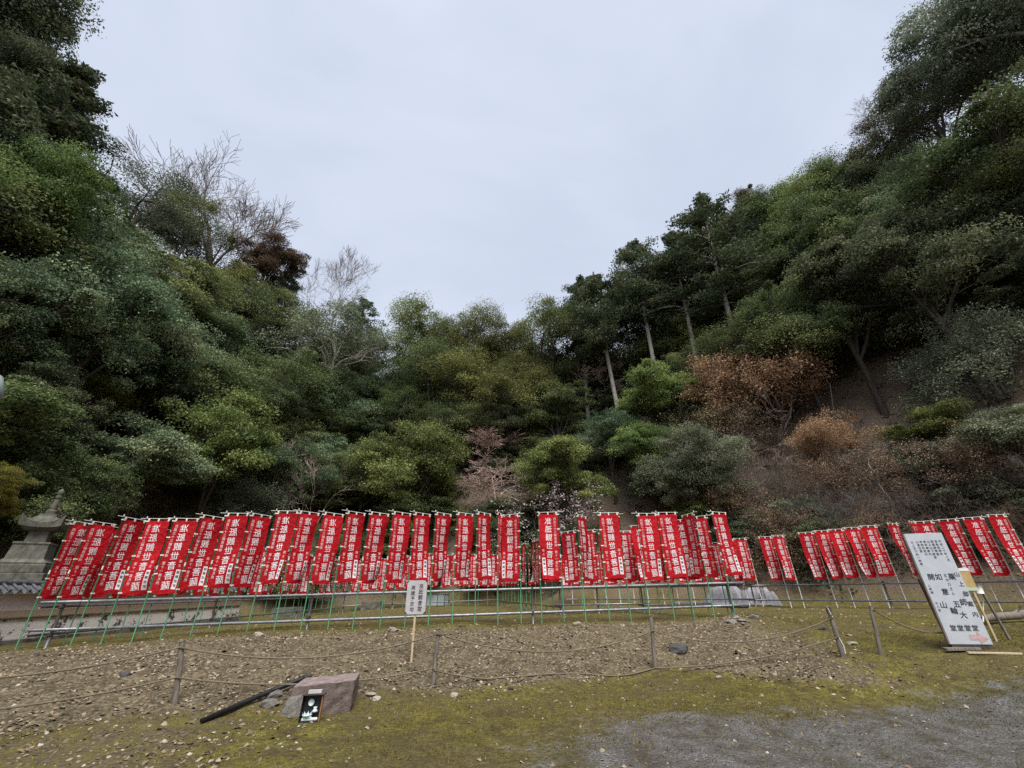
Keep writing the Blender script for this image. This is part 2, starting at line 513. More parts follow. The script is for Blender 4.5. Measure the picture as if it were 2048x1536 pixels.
xs = axis((-14, 13), 0.085, -150, 150)
ys = axis((4.2, 16), 0.085, -60, 150)
gx, gy = np.meshgrid(xs, ys)
gx, gy = gx.ravel(), gy.ravel()
gz = height(gx, gy)
near = (gx > -15) & (gx < 14) & (gy < 17) & (gy > 3)
bt = bank_t(gx, gy)
on_bank = sst(0.02, 0.12, bt) * sst(1.0, 0.8, bt)
left_flat = sst(-1.5, -4.5, gx + 0.35 * (gy - 6)) * sst(.1, .0, bt)
rough_amt = np.clip(on_bank * sst(7.4, 5.2, gx) + 0.35 * left_flat, 0, 1)
gz = gz + np.where(near, (0.006 + 0.020 * rough_amt) * vnoise(gx * 6.1, gy * 6.1, 11) + (0.004 + .013 * rough_amt) * vnoise(gx * 11.7, gy * 11.7, 12), 0)

# where moss, gravel path and hill litter lie
path_line = 6.8 - 0.17 * np.maximum(0, 2.2 - gx) + 0.1 * np.maximum(0, gx - 3) + .45 * vnoise(gx * .5, gy * .5, 21)
path = sst(0.9, -1.1, gy - path_line) * sst(-1.6, 1.6, gx + 0.25 * (gy - 6) - 0.3)
path = np.clip(path + 0.32 * sst(8.4, 7.2, gy) * sst(.5, 3, gx), 0, 1)
moss = 1.0 - on_bank * sst(7.4, 5.2, gx) * (0.86 - 0.18 * sst(.55, .9, bt))
moss = moss * (1 - 0.48 * left_flat)
moss = moss * (1 - 0.25 * sst(17, 24, gy))
dd = poly_dist(gx, gy)
hill = sst(0.0, 1.2, dd)
nx, ny = len(xs), len(ys)
ii = np.arange(nx * ny).reshape(ny, nx)
gf = np.stack([ii[:-1, :-1], ii[:-1, 1:], ii[1:, 1:], ii[1:, :-1]], -1).reshape(-1, 4)


def ground_mat():
    m, n, l, p = new_mat('ground')
    geo = n.new('ShaderNodeNewGeometry')

    def noise(scale, detail=6, rough=.6, dist=0.0):
        t = n.new('ShaderNodeTexNoise')
        t.inputs['Scale'].default_value = scale; t.inputs['Detail'].default_value = detail; t.inputs['Roughness'].default_value = rough; t.inputs['Distortion'].default_value = dist
        l.new(geo.outputs['Position'], t.inputs['Vector'])
        return t.outputs['Fac']

    def ramp(f, *stops):
        r = n.new('ShaderNodeValToRGB')
        while len(r.color_ramp.elements) < len(stops): r.color_ramp.elements.new(.5)
        for e, (q, c) in zip(r.color_ramp.elements, stops):
            e.position = q; e.color = (*c, 1) if isinstance(c, tuple) else (c, c, c, 1)
        l.new(f, r.inputs['Fac'])
        return r.outputs['Color']

    def mix(f, a, b, mode='MIX'):
        x = n.new('ShaderNodeMixRGB'); x.blend_type = mode
        if isinstance(f, float): x.inputs['Fac'].default_value = f
        else: l.new(f, x.inputs['Fac'])
        l.new(a, x.inputs['Color1']); l.new(b, x.inputs['Color2'])
        return x.outputs['Color']

    def math_(op, a, b):
        x = n.new('ShaderNodeMath'); x.operation = op
        for i, q in enumerate((a, b)):
            if isinstance(q, (int, float)): x.inputs[i].default_value = q
            else: l.new(q, x.inputs[i])
        return x.outputs[0]

    def attr(a):
        x = n.new('ShaderNodeAttribute'); x.attribute_name = a
        return x.outputs['Fac']

    vor = n.new('ShaderNodeTexVoronoi'); vor.inputs['Scale'].default_value = 24; vor.inputs['Randomness'].default_value = 1
    l.new(geo.outputs['Position'], vor.inputs['Vector'])
    vor2 = n.new('ShaderNodeTexVoronoi'); vor2.inputs['Scale'].default_value = 75
    l.new(geo.outputs['Position'], vor2.inputs['Vector'])
    big, mid, fine, grit = noise(.55, 4), noise(2.6, 7, .68), noise(14, 7, .7), noise(95, 4, .7)
    soil = ramp(mid, (.28, (.048, .036, .018)), (.52, (.130, .102, .056)), (.75, (.235, .190, .115)))
    peb = ramp(vor.outputs['Color'], (.15, (.045, .034, .019)), (.5, (.165, .132, .08)), (.85, (.42, .355, .245)))
    soil = mix(ramp(fine, (.40, 0.0), (.62, .8)), soil, peb)
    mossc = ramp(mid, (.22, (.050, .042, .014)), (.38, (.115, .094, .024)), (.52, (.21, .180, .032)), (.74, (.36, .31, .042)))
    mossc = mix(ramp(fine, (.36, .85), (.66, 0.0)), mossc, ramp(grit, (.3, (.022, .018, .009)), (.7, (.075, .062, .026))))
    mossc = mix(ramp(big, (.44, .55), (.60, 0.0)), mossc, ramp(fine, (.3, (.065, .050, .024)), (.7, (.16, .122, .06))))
    grav = ramp(vor2.outputs['Color'], (.1, (.075, .072, .066)), (.5, (.165, .163, .156)), (.9, (.30, .298, .288)))
    grav = mix(ramp(mid, (.38, .9), (.64, 0.0)), grav, ramp(fine, (.3, (.045, .040, .026)), (.7, (.105, .096, .068))))
    litter = ramp(fine, (.25, (.07, .05, .034)), (.5, (.21, .158, .114)), (.75, (.36, .285, .22)))
    litter = mix(ramp(mid, (.4, 0.0), (.7, .8)), litter, ramp(grit, (.3, (.09, .066, .045)), (.7, (.28, .22, .165))))
    jit = math_('ADD', math_('MULTIPLY', math_('SUBTRACT', mid, .5), 1.5), math_('MULTIPLY', math_('SUBTRACT', fine, .5), 1.3))
    mm = ramp(math_('ADD', attr('moss'), jit), (.36, 0.0), (.66, 1.0))
    pm = ramp(math_('ADD', attr('path'), math_('MULTIPLY', jit, 1.35)), (.32, 0.0), (.72, 1.0))
    col = mix(mm, soil, mossc)
    col = mix(pm, col, grav)
    col = mix(attr('hill'), col, litter)
    l.new(col, p.inputs['Base Color'])
    rough = n.new('ShaderNodeMapRange'); rough.inputs['To Min'].default_value = .95; rough.inputs['To Max'].default_value = .5
    l.new(pm, rough.inputs['Value']); l.new(rough.outputs['Result'], p.inputs['Roughness'])
    p.inputs['Specular IOR Level'].default_value = .3
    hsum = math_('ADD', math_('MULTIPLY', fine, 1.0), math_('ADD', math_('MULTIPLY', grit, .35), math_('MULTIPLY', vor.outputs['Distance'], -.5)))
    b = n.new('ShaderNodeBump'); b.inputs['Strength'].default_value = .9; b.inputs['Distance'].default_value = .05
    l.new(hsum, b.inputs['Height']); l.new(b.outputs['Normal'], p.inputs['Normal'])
    return m


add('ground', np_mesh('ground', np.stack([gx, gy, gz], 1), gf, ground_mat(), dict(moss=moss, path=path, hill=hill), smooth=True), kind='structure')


# ------------------------------------------------------------------ loose stuff on the ground
def stones(n, xr, yr, dens, smin, smax, seed, sink=.35):
    """Many small angular stones as arrays."""
    g = np.random.default_rng(seed)
    x = g.uniform(*xr, n); y = g.uniform(*yr, n)
    keep = g.random(n) < dens(x, y)
    x, y = x[keep], y[keep]
    n = len(x)
    s = smin * (smax / smin) ** (g.random(n) ** 2.0)
    base = np.array([(1, 0, 0), (.3, .95, .05), (-.8, .55, 0), (-.75, -.6, .05), (.35, -.9, 0), (.25, .1, .75), (-.3, -.15, .7)], float)
    f0 = np.array([(0, 1, 5), (1, 2, 6), (1, 6, 5), (2, 3, 6), (3, 4, 6), (4, 5, 6), (4, 0, 5)])
    v = base[None] * (1 + g.uniform(-.3, .3, (n, 7, 3)))
    v[:, :, 2] *= g.uniform(.4, 1.0, (n, 1))
    a = g.uniform(0, 6.28, n); c, q = np.cos(a), np.sin(a)
    vx = v[:, :, 0] * c[:, None] - v[:, :, 1] * q[:, None]; vy = v[:, :, 0] * q[:, None] + v[:, :, 1] * c[:, None]
    tx, ty = g.uniform(-.5, .5, (2, n, 1))
    vz = v[:, :, 2] + tx * vx + ty * vy
    P = np.stack([vx, vy, vz], 2) * s[:, None, None]
    z = height(x, y) - sink * .25 * s
    P += np.stack([x, y, z], 1)[:, None, :]
    F = (f0[None] + (np.arange(n) * 7)[:, None, None]).reshape(-1, 3)
    return P.reshape(-1, 3), F, np.repeat(g.random(n), 7)


M['gravel'] = mat_leaf('gravel', [(0, (.045, .035, .02)), (.5, (.168, .136, .085)), (.85, (.32, .262, .185)), (.97, (.42, .36, .275)), (1, (.50, .44, .36))], rough=.9, trans=0.0, spec=.25, rnd=0, hue=0)


def d_bank(x, y):
    t = bank_t(x, y)
    b = sst(.0, .06, t) * sst(1.0, .75, t) * sst(7.4, 5.2, x)
    lf = sst(-1.5, -4.5, x + .35 * (y - 6)) * sst(.1, 0, t) * .45
    edge = np.exp(-((t - .09) / .06) ** 2) * .45 * sst(6, 4, x)
    return np.clip((b * .62 + lf + edge) * (.55 + .55 * vnoise(x * 1.1, y * 1.1, 31)) + .002, .0, 1)


v, f, t = stones(90000, (-13, 9), (4.3, 13.5), d_bank, .011, .044, 1)
add('gravel', np_mesh('gravel', v, f, M['gravel'], dict(tint=t)), kind='stuff')
v, f, t = stones(9000, (-12.5, 15), (11, 29), lambda x, y: .14 + .3 * np.clip(vnoise(x * .5, y * .5, 33), 0, 1), .014, .05, 2)
add('scattered_gravel', np_mesh('scattered_gravel', v, f, M['gravel'], dict(tint=t ** .6)), kind='stuff')
v, f, t = stones(16000, (0, 11), (4.3, 9), lambda x, y: sst(8, 6.2, y) * sst(0, 2.5, x + .25 * (y - 6)) * .8, .006, .016, 3)
add('path_gravel', np_mesh('path_gravel', v, f, M['gravel'], dict(tint=t * .62)), kind='stuff')


def blades(n, xr, yr, dens, h0, h1, w, seed, lean=.6):
    g = np.random.default_rng(seed)
    x = g.uniform(*xr, n); y = g.uniform(*yr, n)
    k = g.random(n) < dens(x, y)
    x, y = x[k], y[k]; n = len(x)
    z = height(x, y)
    h = g.uniform(h0, h1, n); a = g.uniform(0, 6.28, n); b = g.uniform(0, 6.28, n); le = g.random(n) * lean
    ux, uy = np.cos(a) * w * .5, np.sin(a) * w * .5
    P = np.stack([np.stack([x - ux, y - uy, z - .004], 1), np.stack([x + ux, y + uy, z - .004], 1), np.stack([x + np.cos(b) * h * le, y + np.sin(b) * h * le, z + h * (1 - .4 * le)], 1)], 1)
    return P.reshape(-1, 3), np.arange(n * 3).reshape(-1, 3), np.repeat(g.random(n) * .6 + .4 * np.clip(.5 + .8 * vnoise(x * .9, y * .9, 41), 0, 1), 3)


M['moss'] = mat_leaf('moss', [(0, (.055, .046, .014)), (.45, (.15, .126, .026)), (.8, (.30, .262, .036)), (1, (.44, .39, .06))], rough=.9, trans=.15, spec=.15, rnd=0, hue=0)


def d_moss(x, y):
    t = bank_t(x, y)
    b = sst(.0, .1, t) * sst(1, .8, t) * sst(7.4, 5.2, x)
    lf = sst(-1.5, -4.5, x + .35 * (y - 6)) * sst(.1, 0, t) * .75
    pth = sst(7.4, 6.2, y) * sst(0, 2, x)
    return np.clip((1 - b) * (1 - lf) * (1 - .9 * pth) * (.55 + .75 * vnoise(x * .8, y * .8, 43)), 0, 1)


v, f, t = blades(150000, (-8, 14), (4.4, 13), d_moss, .008, .034, .013, 5)
add('moss', np_mesh('moss', v, f, M['moss'], dict(tint=t)), kind='stuff')


def leaf_cards(c, nrm, L, W, g, droop=.25):
    """Rhombic leaves, each with a drooping tip."""
    n = len(c)
    r = g.normal(size=(n, 3))
    t = np.cross(nrm, r); t /= np.linalg.norm(t, axis=1, keepdims=True) + 1e-9
    b = np.cross(nrm, t)
    L = np.broadcast_to(L, (n,))[:, None]; W = np.broadcast_to(W, (n,))[:, None]
    v = np.stack([c - t * L * .5, c - b * W * .5 + nrm * L * .06, c + t * L * .5 - nrm * L * droop, c + b * W * .5 + nrm * L * .06], 1)
    return v.reshape(-1, 3), np.arange(n * 4).reshape(-1, 4)


def fallen(n, xr, yr, dens, L, seed):
    g = np.random.default_rng(seed)
    x = g.uniform(*xr, n); y = g.uniform(*yr, n)
    k = g.random(n) < dens(x, y)
    x, y = x[k], y[k]; n = len(x)
    e = .3
    sx = (height(x + e, y) - height(x - e, y)) / (2 * e); sy = (height(x, y + e) - height(x, y - e)) / (2 * e)
    nr = np.stack([-sx, -sy, np.ones(n)], 1) + g.normal(size=(n, 3)) * .35
    nr /= np.linalg.norm(nr, axis=1, keepdims=True)
    s = L * g.uniform(.6, 1.3, n)
    v, f = leaf_cards(np.stack([x, y, height(x, y) + .25 * s], 1), nr, s, s * .55, g, .1)
    return v, f, np.repeat(g.random(n), 4)


v, f, t = fallen(24000, (-12, 13), (4.4, 16), lambda x, y: np.full(x.shape, .035) + .8 * np.clip(d_bank(x, y) + .1 * (bank_t(x, y) > .02), 0, 1), .05, 7)
add('fallen_leaves', np_mesh('fallen_leaves', v, f, M['leaf_dry'], dict(tint=t)), kind='stuff')
v, f, t = fallen(60000, (-42, 48), (0, 58), lambda x, y: sst(.5, 2, poly_dist(x, y)) * sst(24, 18, poly_dist(x, y)), .22, 8)
add('leaf_litter', np_mesh('leaf_litter', v, f, M['leaf_dry'], dict(tint=t)), kind='stuff')

# ------------------------------------------------------------------ banners
BW, BH = 0.60, 1.80
Z_TOP, Z_BOT = 2.86, 1.06


def cloth_fn(seed):
    g = np.random.default_rng(seed)
    a1, a2, a3 = g.uniform(.03, .065), g.uniform(.012, .03), g.uniform(.02, .08)
    p1, p2, p3 = g.uniform(0, 6.28, 3)
    k1, k2 = g.uniform(2.2, 4.2), g.uniform(6, 10)
    kick = g.uniform(-.16, .18)

    def fn(u, v):
        """(u from the pole outwards, v from the top down) -> local point"""
        u = np.asarray(u, float); v = np.asarray(v, float)
        wob = u * (a1 * np.sin(k1 * v * 2 + p1 + 1.5 * u) + a2 * np.sin(k2 * v + p2 + 4 * u)) * (.25 + .75 * v)
        pull = .018 * np.exp(-((u + v * 1.6 - .25) / .12) ** 2) * (1 - v) - .014 * np.exp(-((u - 1 + v * 1.2) / .10) ** 2) * (1 - v)
        y = wob + pull + kick * u * u * v * v
        x = .022 + u * BW * (1 - .06 * v * u - a3 * v * v * u)
        z = Z_TOP - v * BH - .012 * np.sin(np.pi * u) * (1 - v) + .03 * u * v * math.sin(p3) + .010 * np.sin(7 * u + p2) * v
        return np.stack([x, y, z], -1)
    return fn


_glyph = {}


def glyphs(text, size, cx, cy, pitch, bold=0.012, slant=0.0):
    """Characters of TEXT one under another in the plane, as (verts 2D, faces)."""
    out_v, out_f, n = [], [], 0
    for i, ch in enumerate(text):
        if ch == ' ': continue
        key = (ch, bold)
        if key not in _glyph:
            c = bpy.data.curves.new('glyph', 'FONT')
            c.body = ch; c.offset = bold; c.resolution_u = 2; c.fill_mode = 'FRONT' if False else 'BOTH'
            o = bpy.data.objects.new('glyph', c); COL.objects.link(o)
            dg = bpy.context.evaluated_depsgraph_get()
            me = bpy.data.meshes.new_from_object(o.evaluated_get(dg))
            v = np.array([q.co[:2] for q in me.vertices]) if len(me.vertices) else np.zeros((0, 2))
            fs = [list(q.vertices) for q in me.polygons]
            bpy.data.objects.remove(o); bpy.data.curves.remove(c); bpy.data.meshes.remove(me)
            if len(v): v = v - np.array([0.5, 0.38])
            _glyph[key] = (v, fs)
        v, fs = _glyph[key]
        if not len(v): continue
        w = v * size
        w = np.stack([w[:, 0] + slant * w[:, 1], w[:, 1] - slant * .4 * w[:, 0]], 1) + np.array([cx, cy - i * pitch])
        out_v.append(w); out_f += [[k + n for k in q] for q in fs]; n += len(v)
    return (np.concatenate(out_v) if out_v else np.zeros((0, 2))), out_f


def print_on(fn, parts, mat, name, off=.004):
    """Writing that shows through on both faces of the cloth; readable from +Y, where the pole stands at the reader's right."""
    V, F, n = [], [], 0
    for (v2, fs) in parts:
        u = .5 - v2[:, 0] / BW; v = -v2[:, 1] / BH
        e = .01
        p = fn(u, v); du = fn(u + e, v) - p; dv = fn(u, v + e) - p
        nr = np.cross(du, dv); nr /= np.linalg.norm(nr, axis=1, keepdims=True)
        nr *= np.sign(nr[:, 1:2])
        for sg in (1, -1):
            V.append(p + nr * off * sg)
            F += [[k + n for k in (q if sg > 0 else q[::-1])] for q in fs]
            n += len(v2)
    me = bpy.data.meshes.new(name)
    me.from_pydata(np.concatenate(V).tolist(), [], F)
    me.materials.append(mat)
    me.update()
    return me


MAIN = glyphs('准胝観世音菩薩', .212, -.005, -.20, .234, .003, .13)
SIDE = glyphs('西国三十三観音霊場 第十一番札所', .082, .195, -.15, .0935, .004, .08)
WISH = glyphs('願主', .075, -.20, -1.04, .10, .004, .05)
NAME = glyphs('諸願成就', .075, -.205, -1.30, .105, .010, .05)


def strip(x0, x1, y0, y1, nx=3, ny=10):
    a, b = np.meshgrid(np.linspace(x0, x1, nx), np.linspace(y0, y1, ny))
    v = np.stack([a.ravel(), b.ravel()], 1)
    f = [[j * nx + i, j * nx + i + 1, (j + 1) * nx + i + 1, (j + 1) * nx + i] for j in range(ny - 1) for i in range(nx - 1)]
    return v, f


def make_banner(seed, pole_mat, label):
    fn = cloth_fn(seed)
    root = empty('banner', label=label, cat='banner')
    green = pole_mat is M['pole_green']
    p = MB().tube([(0, 0, -.12), (0, 0, 1.5), (0, 0, 2.93)], [.0155, .0145, .012], 8)
    po = add('pole', p.mesh('pole', pole_mat, True), root)
    add('cap', MB().tube([(0, 0, 2.925), (0, 0, 2.965)], .013, 8).mesh('cap', M['tie']), po)
    if green:
        add('joint', MB().tube([(0, 0, 1.62), (0, 0, 1.71)], .017, 8).mesh('joint', M['tie']), po)
    add('crossbar', MB().tube([(-.15, 0, 2.915), (.64, 0, 2.90)], .0075, 6).mesh('crossbar', M['tie']), root)
    nu, nv = 12, 34
    uu, vv = np.meshgrid(np.linspace(0, 1, nu + 1), np.linspace(0, 1, nv + 1))
    P = fn(uu.ravel(), vv.ravel())
    ii = np.arange((nu + 1) * (nv + 1)).reshape(nv + 1, nu + 1)
    F = np.stack([ii[:-1, :-1], ii[:-1, 1:], ii[1:, 1:], ii[1:, :-1]], -1).reshape(-1, 4)
    cl = add('cloth', np_mesh('cloth', P, F, M['cloth'], smooth=True), root)
    add('main_lettering', print_on(fn, [MAIN], M['print_white'], 'main_lettering'), cl)
    add('side_lettering', print_on(fn, [SIDE], M['print_pink'], 'side_lettering'), cl)
    add('wish_lettering', print_on(fn, [WISH], M['print_pink'], 'wish_lettering'), cl)
    add('name_panel', print_on(fn, [strip(-.258, -.152, -1.70, -1.235)], M['print_white'], 'name_panel'), cl)
    add('name_lettering', print_on(fn, [NAME], M['print_black'], 'name_lettering', .007), cl)
    for v in (.012, .25, .5, .75, .985):
        q = fn(0.0, v)
        m = MB().box((0, 0, q[2]), (.036, .034, .030)).box((.040, q[1] * .5, q[2]), (.050, .012, .030))
        add('tie', m.mesh('tie', M['tie']), cl)
    for u in (.08, .5, .94):
        q = fn(u, 0.0)
        m = MB().box((q[0], q[1] * .5, 2.885), (.040, .022, .055)).box((q[0], q[1], 2.845), (.034, .014, .035))
        add('tie', m.mesh('tie', M['tie']), cl)
    return root


_protos = {}


def banner(pt, ang, seed, pole_mat, label, group, zs=1.0, tilt=(0, 0)):
    key = (seed % 9, pole_mat.name)
    if key not in _protos:
        r = make_banner(100 + seed % 9, pole_mat, label)
        _protos[key] = [r, None]
        o = r
    else:
        pr = _protos[key]
        if pr[1] is None: pr[1] = tree_of(pr[0])
        o = copy_tree(pr[0], pr[1])
    o.location = (pt[0], pt[1], hz(pt[0], pt[1]))
    o.rotation_euler = (tilt[0], tilt[1], ang)
    o.scale = (1, 1, zs)
    tag(o, label, 'banner', group)
    return o


def on_line(px, py, a, b):
    """Point of the ground line A-B seen in the column of a pixel."""
    d = ray(px, py)[:2]
    e = b - a
    A = np.array([[d[0], -e[0]], [d[1], -e[1]]])
    t, s = np.linalg.solve(A, a)
    return a + e * s, s


# front row: 30 poles along one straight pipe rack; (pixel column at the lower pipe, side the cloth hangs on, apparent width)
FRONT = [(48, 'R', 52), (90, 'R', 53), (155, 'R', 48), (214, 'R', 50), (274, 'R', 52), (330, 'R', 49), (388, 'R', 48), (441, 'R', 44), (498, 'R', 46), (552, 'R', 43),
         (605, 'R', 43), (659, 'R', 39), (708, 'R', 40), (762, 'R', 38), (811, 'R', 34), (858, 'R', 32), (905, 'R', 34), (950, 'R', 28), (996, 'R', 13), (1042, 'L', 38),
         (1083, 'R', 8), (1127, 'L', 43), (1170, 'R', 18), (1217, 'R', 41), (1259, 'L', 38), (1297, 'R', 41), (1345, 'R', 41), (1384, 'L', 20), (1424, 'L', 26), (1465, 'R', 30)]
rg = random.Random(4)
for i, (px, side, w) in enumerate(FRONT):
    py = 1268 - (px - 48) * 55 / 1417
    pt, s = on_line(px, py, ROW_A, ROW_B)
    pt = pt + np.array([0.0, -0.045])
    full = BW * FPX / (np.linalg.norm(pt) * .93)
    # solve the turn of the cloth that gives the seen width, the far end receding
    best = min(np.linspace(0, 1.5, 120), key=lambda a: abs(abs(to_px((pt[0] + (1 if side == 'R' else -1) * math.cos(a) * BW, pt[1] + math.sin(a) * BW, 2.2))[0] - to_px((pt[0], pt[1], 2.2))[0]) - w))
    ang = best if side == 'R' else math.pi - best
    lab = f"red banner on green pole, {ORD[i]} from the stone tower in the front row"
    banner(pt, ang, i * 3 + 1, M['pole_green'], lab, 'red banners of the front row', .985 + .03 * rg.random(), (rg.uniform(-.012, .012), rg.uniform(-.012, .012)))


def run(a, b, n, seed, pole_mat, lab, group, base_ang, jit, side='R', zs=1.0, skip=(), t0=0.03, t1=0.97):
    a, b = np.array(a, float), np.array(b, float)
    g = random.Random(seed)
    k = 0
    for i in range(n):
        if i in skip: continue
        t = t0 + (t1 - t0) * i / max(1, n - 1)
        pt = a + (b - a) * t
        an = base_ang + g.uniform(-jit, jit)
        banner(pt, an, seed + i * 2, pole_mat, lab.format(ORD[k]), group, zs * g.uniform(.97, 1.03), (g.uniform(-.02, .02), g.uniform(-.02, .02)))
        k += 1


PC1, PC2, PC3, PC4, PC5 = (6.6, 13.6), (4.7, 17.0), (1.6, 16.4), (-.8, 27.6), (-10.6, 28.4)
run(PC1, PC2, 6, 11, M['pole_green'], 'red banner on green pole, {} behind the front rack corner on its short side', 'red banners on the short side rack', R(180 - 28), .35, t0=.12)
run(PC2, PC3, 5, 12, M['pole_green'], 'red banner on green pole, {} along the inner rack behind the front row', 'red banners of the inner rack', R(180 - 10), .5, zs=.97)
run(PC3, PC4, 13, 13, M['pole_green'], 'red banner seen nearly edge-on, {} going back along the middle rack', 'red banners of the middle rack', R(101), .16, t0=.08)
run(PC4, PC5, 17, 14, M['pole_green'], 'small distant red banner, {} in the back row counting towards the plaster wall', 'red banners of the back row', R(20), .45)
run((-11.4, 11.3), (-10.6, 28.4), 22, 15, M['pole_green'], 'red banner behind the front row, {} going back along the plaster wall', 'red banners along the plaster wall', R(80), .25, t0=.04)
# white poles at the foot of the slope
W1, W2, W3 = np.array([3.4, 28.6]), np.array([11.0, 21.2]), np.array([17.2, 13.9])
WHITE = [(3.55, 28.45), (4.15, 27.9), (4.75, 27.3), (5.3, 26.75), (5.95, 26.1), (6.6, 25.5), (7.2, 24.9), (7.85, 24.3), (8.4, 23.75), (9.0, 23.15), (9.6, 22.6), (10.3, 21.9)]
k = 0
for i, (x, y) in enumerate(WHITE):
    banner((x, y), R(180 - 14) + rg.uniform(-.25, .15), i * 2 + 1, M['pole_white'], f'distant red banner on white pole, {ORD[i]} of the slope row counting from the plum tree', 'red banners on white poles', .97)
WP = [(1500, 22), (1527, 26), (1583, 27), (1609, 22), (1675, 31), (1710, 30), (1742, 31), (1779, 32), (1817, 33), (1864, 20), (1903, 11), (1945, 39), (2000, 40), (2057, 42), (2110, 38)]
for i, (px, w) in enumerate(WP):
    pt, s = on_line(px, 1213, W2, W3)
    best = min(np.linspace(-.6, 1.5, 160), key=lambda a: abs(to_px((pt[0], pt[1], 2.2))[0] - to_px((pt[0] - math.cos(a) * BW, pt[1] + math.sin(a) * BW, 2.2))[0] - w) + .6 * abs(a - .25))
    banner(pt, math.pi - best, i * 5 + 2, M['pole_white'], f'red banner on white pole, {ORD[len(WP) - 1 - i]} from the end by the notice board', 'red banners on white poles', 1.0)


# ------------------------------------------------------------------ pipe racks
def pipe_rack(segs, posts, label, z0=.27, z1=.86, r=.030, ext=.25, drop=0.0):
    root = empty('pipe_rack', (0, 0, 0), label=label, cat='pipe rail', group='pipe racks that hold the banner poles')
    for (a, b) in segs:
        a, b = np.array(a, float), np.array(b, float)
        d = (b - a) / np.linalg.norm(b - a)
        a2, b2 = a - d * ext, b + d * ext
        for zz in (z0, z1):
            n = max(2, int(np.linalg.norm(b2 - a2) / 1.5))
            pts = []
            for t in np.linspace(0, 1, n + 1):
                q = a2 + (b2 - a2) * t
                pts.append((q[0], q[1], hz(*(a + (b - a) * min(max(t, 0), 1))) + zz))
            pts = np.array(pts)
            # pipes are straight: fit the heights
            L = np.linspace(0, 1, len(pts)); c = np.polyfit(L, pts[:, 2], 1); pts[:, 2] = np.polyval(c, L)
            add('rail', MB().tube(pts, r, 10).mesh('rail', M['steel'], True), root)
    for (x, y) in posts:
        g = hz(x, y)
        po = add('post', MB().tube([(x, y + .05, g - .3), (x, y + .05, g + z1 + .06)], r, 10).mesh('post', M['steel'], True), root)
        for zz in (z0, z1):
            add('clamp', MB().cbox((x, y + .02, g + zz), (.075, .11, .085), .012).box((x + .045, y + .02, g + zz), (.03, .05, .035)).mesh('clamp', M['steel_dark']), po)
    return root


fr = lambda t: tuple(ROW_A + (ROW_B - ROW_A) * t)
pipe_rack([(fr(0), fr(1))], [fr(0.012), fr(.335), fr(.66), fr(.985)], 'long grey pipe rack with two rails that carries the front row of banners', r=.034)
pipe_rack([(PC1, PC2)], [PC2], 'short grey pipe rack running back from the front corner')
pipe_rack([(PC2, PC3)], [(3.0, 16.7)], 'grey pipe rack of the inner step behind the front rails', z0=.30)
pipe_rack([(PC3, PC4)], [PC3, (.5, 21.5), PC4], 'long grey pipe rack running back in the middle of the yard')
pipe_rack([(PC4, PC5)], [(-4, 27.85), (-7.5, 28.1)], 'grey pipe rack at the back of the yard')
pipe_rack([((-11.4, 11.3), PC5)], [(-11.1, 17), (-10.85, 23), PC5], 'grey pipe rack running back beside the plaster wall')
pipe_rack([(W1, W2), (W2, W3)], [(7.2, 25.0), tuple(W2), (14.2, 17.5)], 'grey pipe rack with white poles at the foot of the slope', r=.033)

# ------------------------------------------------------------------ trees: prototypes 10 m high
def tube_np(pts, rad, n):
    pts = np.asarray(pts, float)
    T = np.gradient(pts, axis=0); T /= np.linalg.norm(T, axis=1, keepdims=True) + 1e-12
    ref = np.array([0.31, 0.17, 0.93]) if abs(T[0][2]) < .8 else np.array([.95, .2, .1])
    a = np.cross(T, ref); a /= np.linalg.norm(a, axis=1, keepdims=True) + 1e-12
    b = np.cross(T, a)
    an = np.arange(n) * 2 * math.pi / n
    v = pts[:, None, :] + np.asarray(rad)[:, None, None] * (np.cos(an)[None, :, None] * a[:, None, :] + np.sin(an)[None, :, None] * b[:, None, :])
    k = np.arange(n); k2 = (k + 1) % n
    i = np.arange(len(pts) - 1)[:, None] * n
    f = np.stack([i + k, i + k2, i + n + k2, i + n + k], -1).reshape(-1, 4)
    return v.reshape(-1, 3), f


class Tubes:
    def __init__(s): s.v, s.f, s.n = [], [], 0

    def put(s, pts, rad, n=5):
        v, f = tube_np(pts, rad, n)
        s.v.append(v); s.f.append(f + s.n); s.n += len(v)

    def mesh(s, name, mat):
        return np_mesh(name, np.concatenate(s.v), np.concatenate(s.f), mat, smooth=True)


def unit(v): return v / (np.linalg.norm(v, axis=-1, keepdims=True) + 1e-9)


def limb(p, q, sag, g, n=5):
    t = np.linspace(0, 1, n)[:, None]
    pts = p + (q - p) * t
    pts = pts + np.sin(t * math.pi) * np.array([0, 0, sag]) + np.sin(t * math.pi) * g.normal(size=(1, 3)) * .12 * np.linalg.norm(q - p) * .6
    return pts


def clump_leaves(C, rad, per, flat, size, asp, g, up=.55, shell=.5, flop=.65):
    n = len(C) * per
    d = unit(g.normal(size=(n, 3)))
    d[:, 2] = np.where((d[:, 2] < 0) & (g.random(n) < .8), -d[:, 2], d[:, 2])
    cr = np.repeat(rad, per)[:, None]
    rr = (shell + (1 - shell) * g.random((n, 1)) ** .7)
    off = d * rr * cr
    off[:, 2] *= flat
    off += g.normal(size=(n, 3)) * .12 * cr
    pos = np.repeat(C, per, axis=0) + off
    nr = unit(d * .55 + np.array([0, 0, up]) + g.normal(size=(n, 3)) * flop)
    s = size * g.uniform(.65, 1.35, n)
    v, f = leaf_cards(pos, nr, s, s * asp, g)
    tint = np.clip((.5 + .24 * np.repeat(g.normal(size=len(C)), per) + .20 * g.normal(size=n)), 0, 1)
    return v, f, np.repeat(tint, 4)


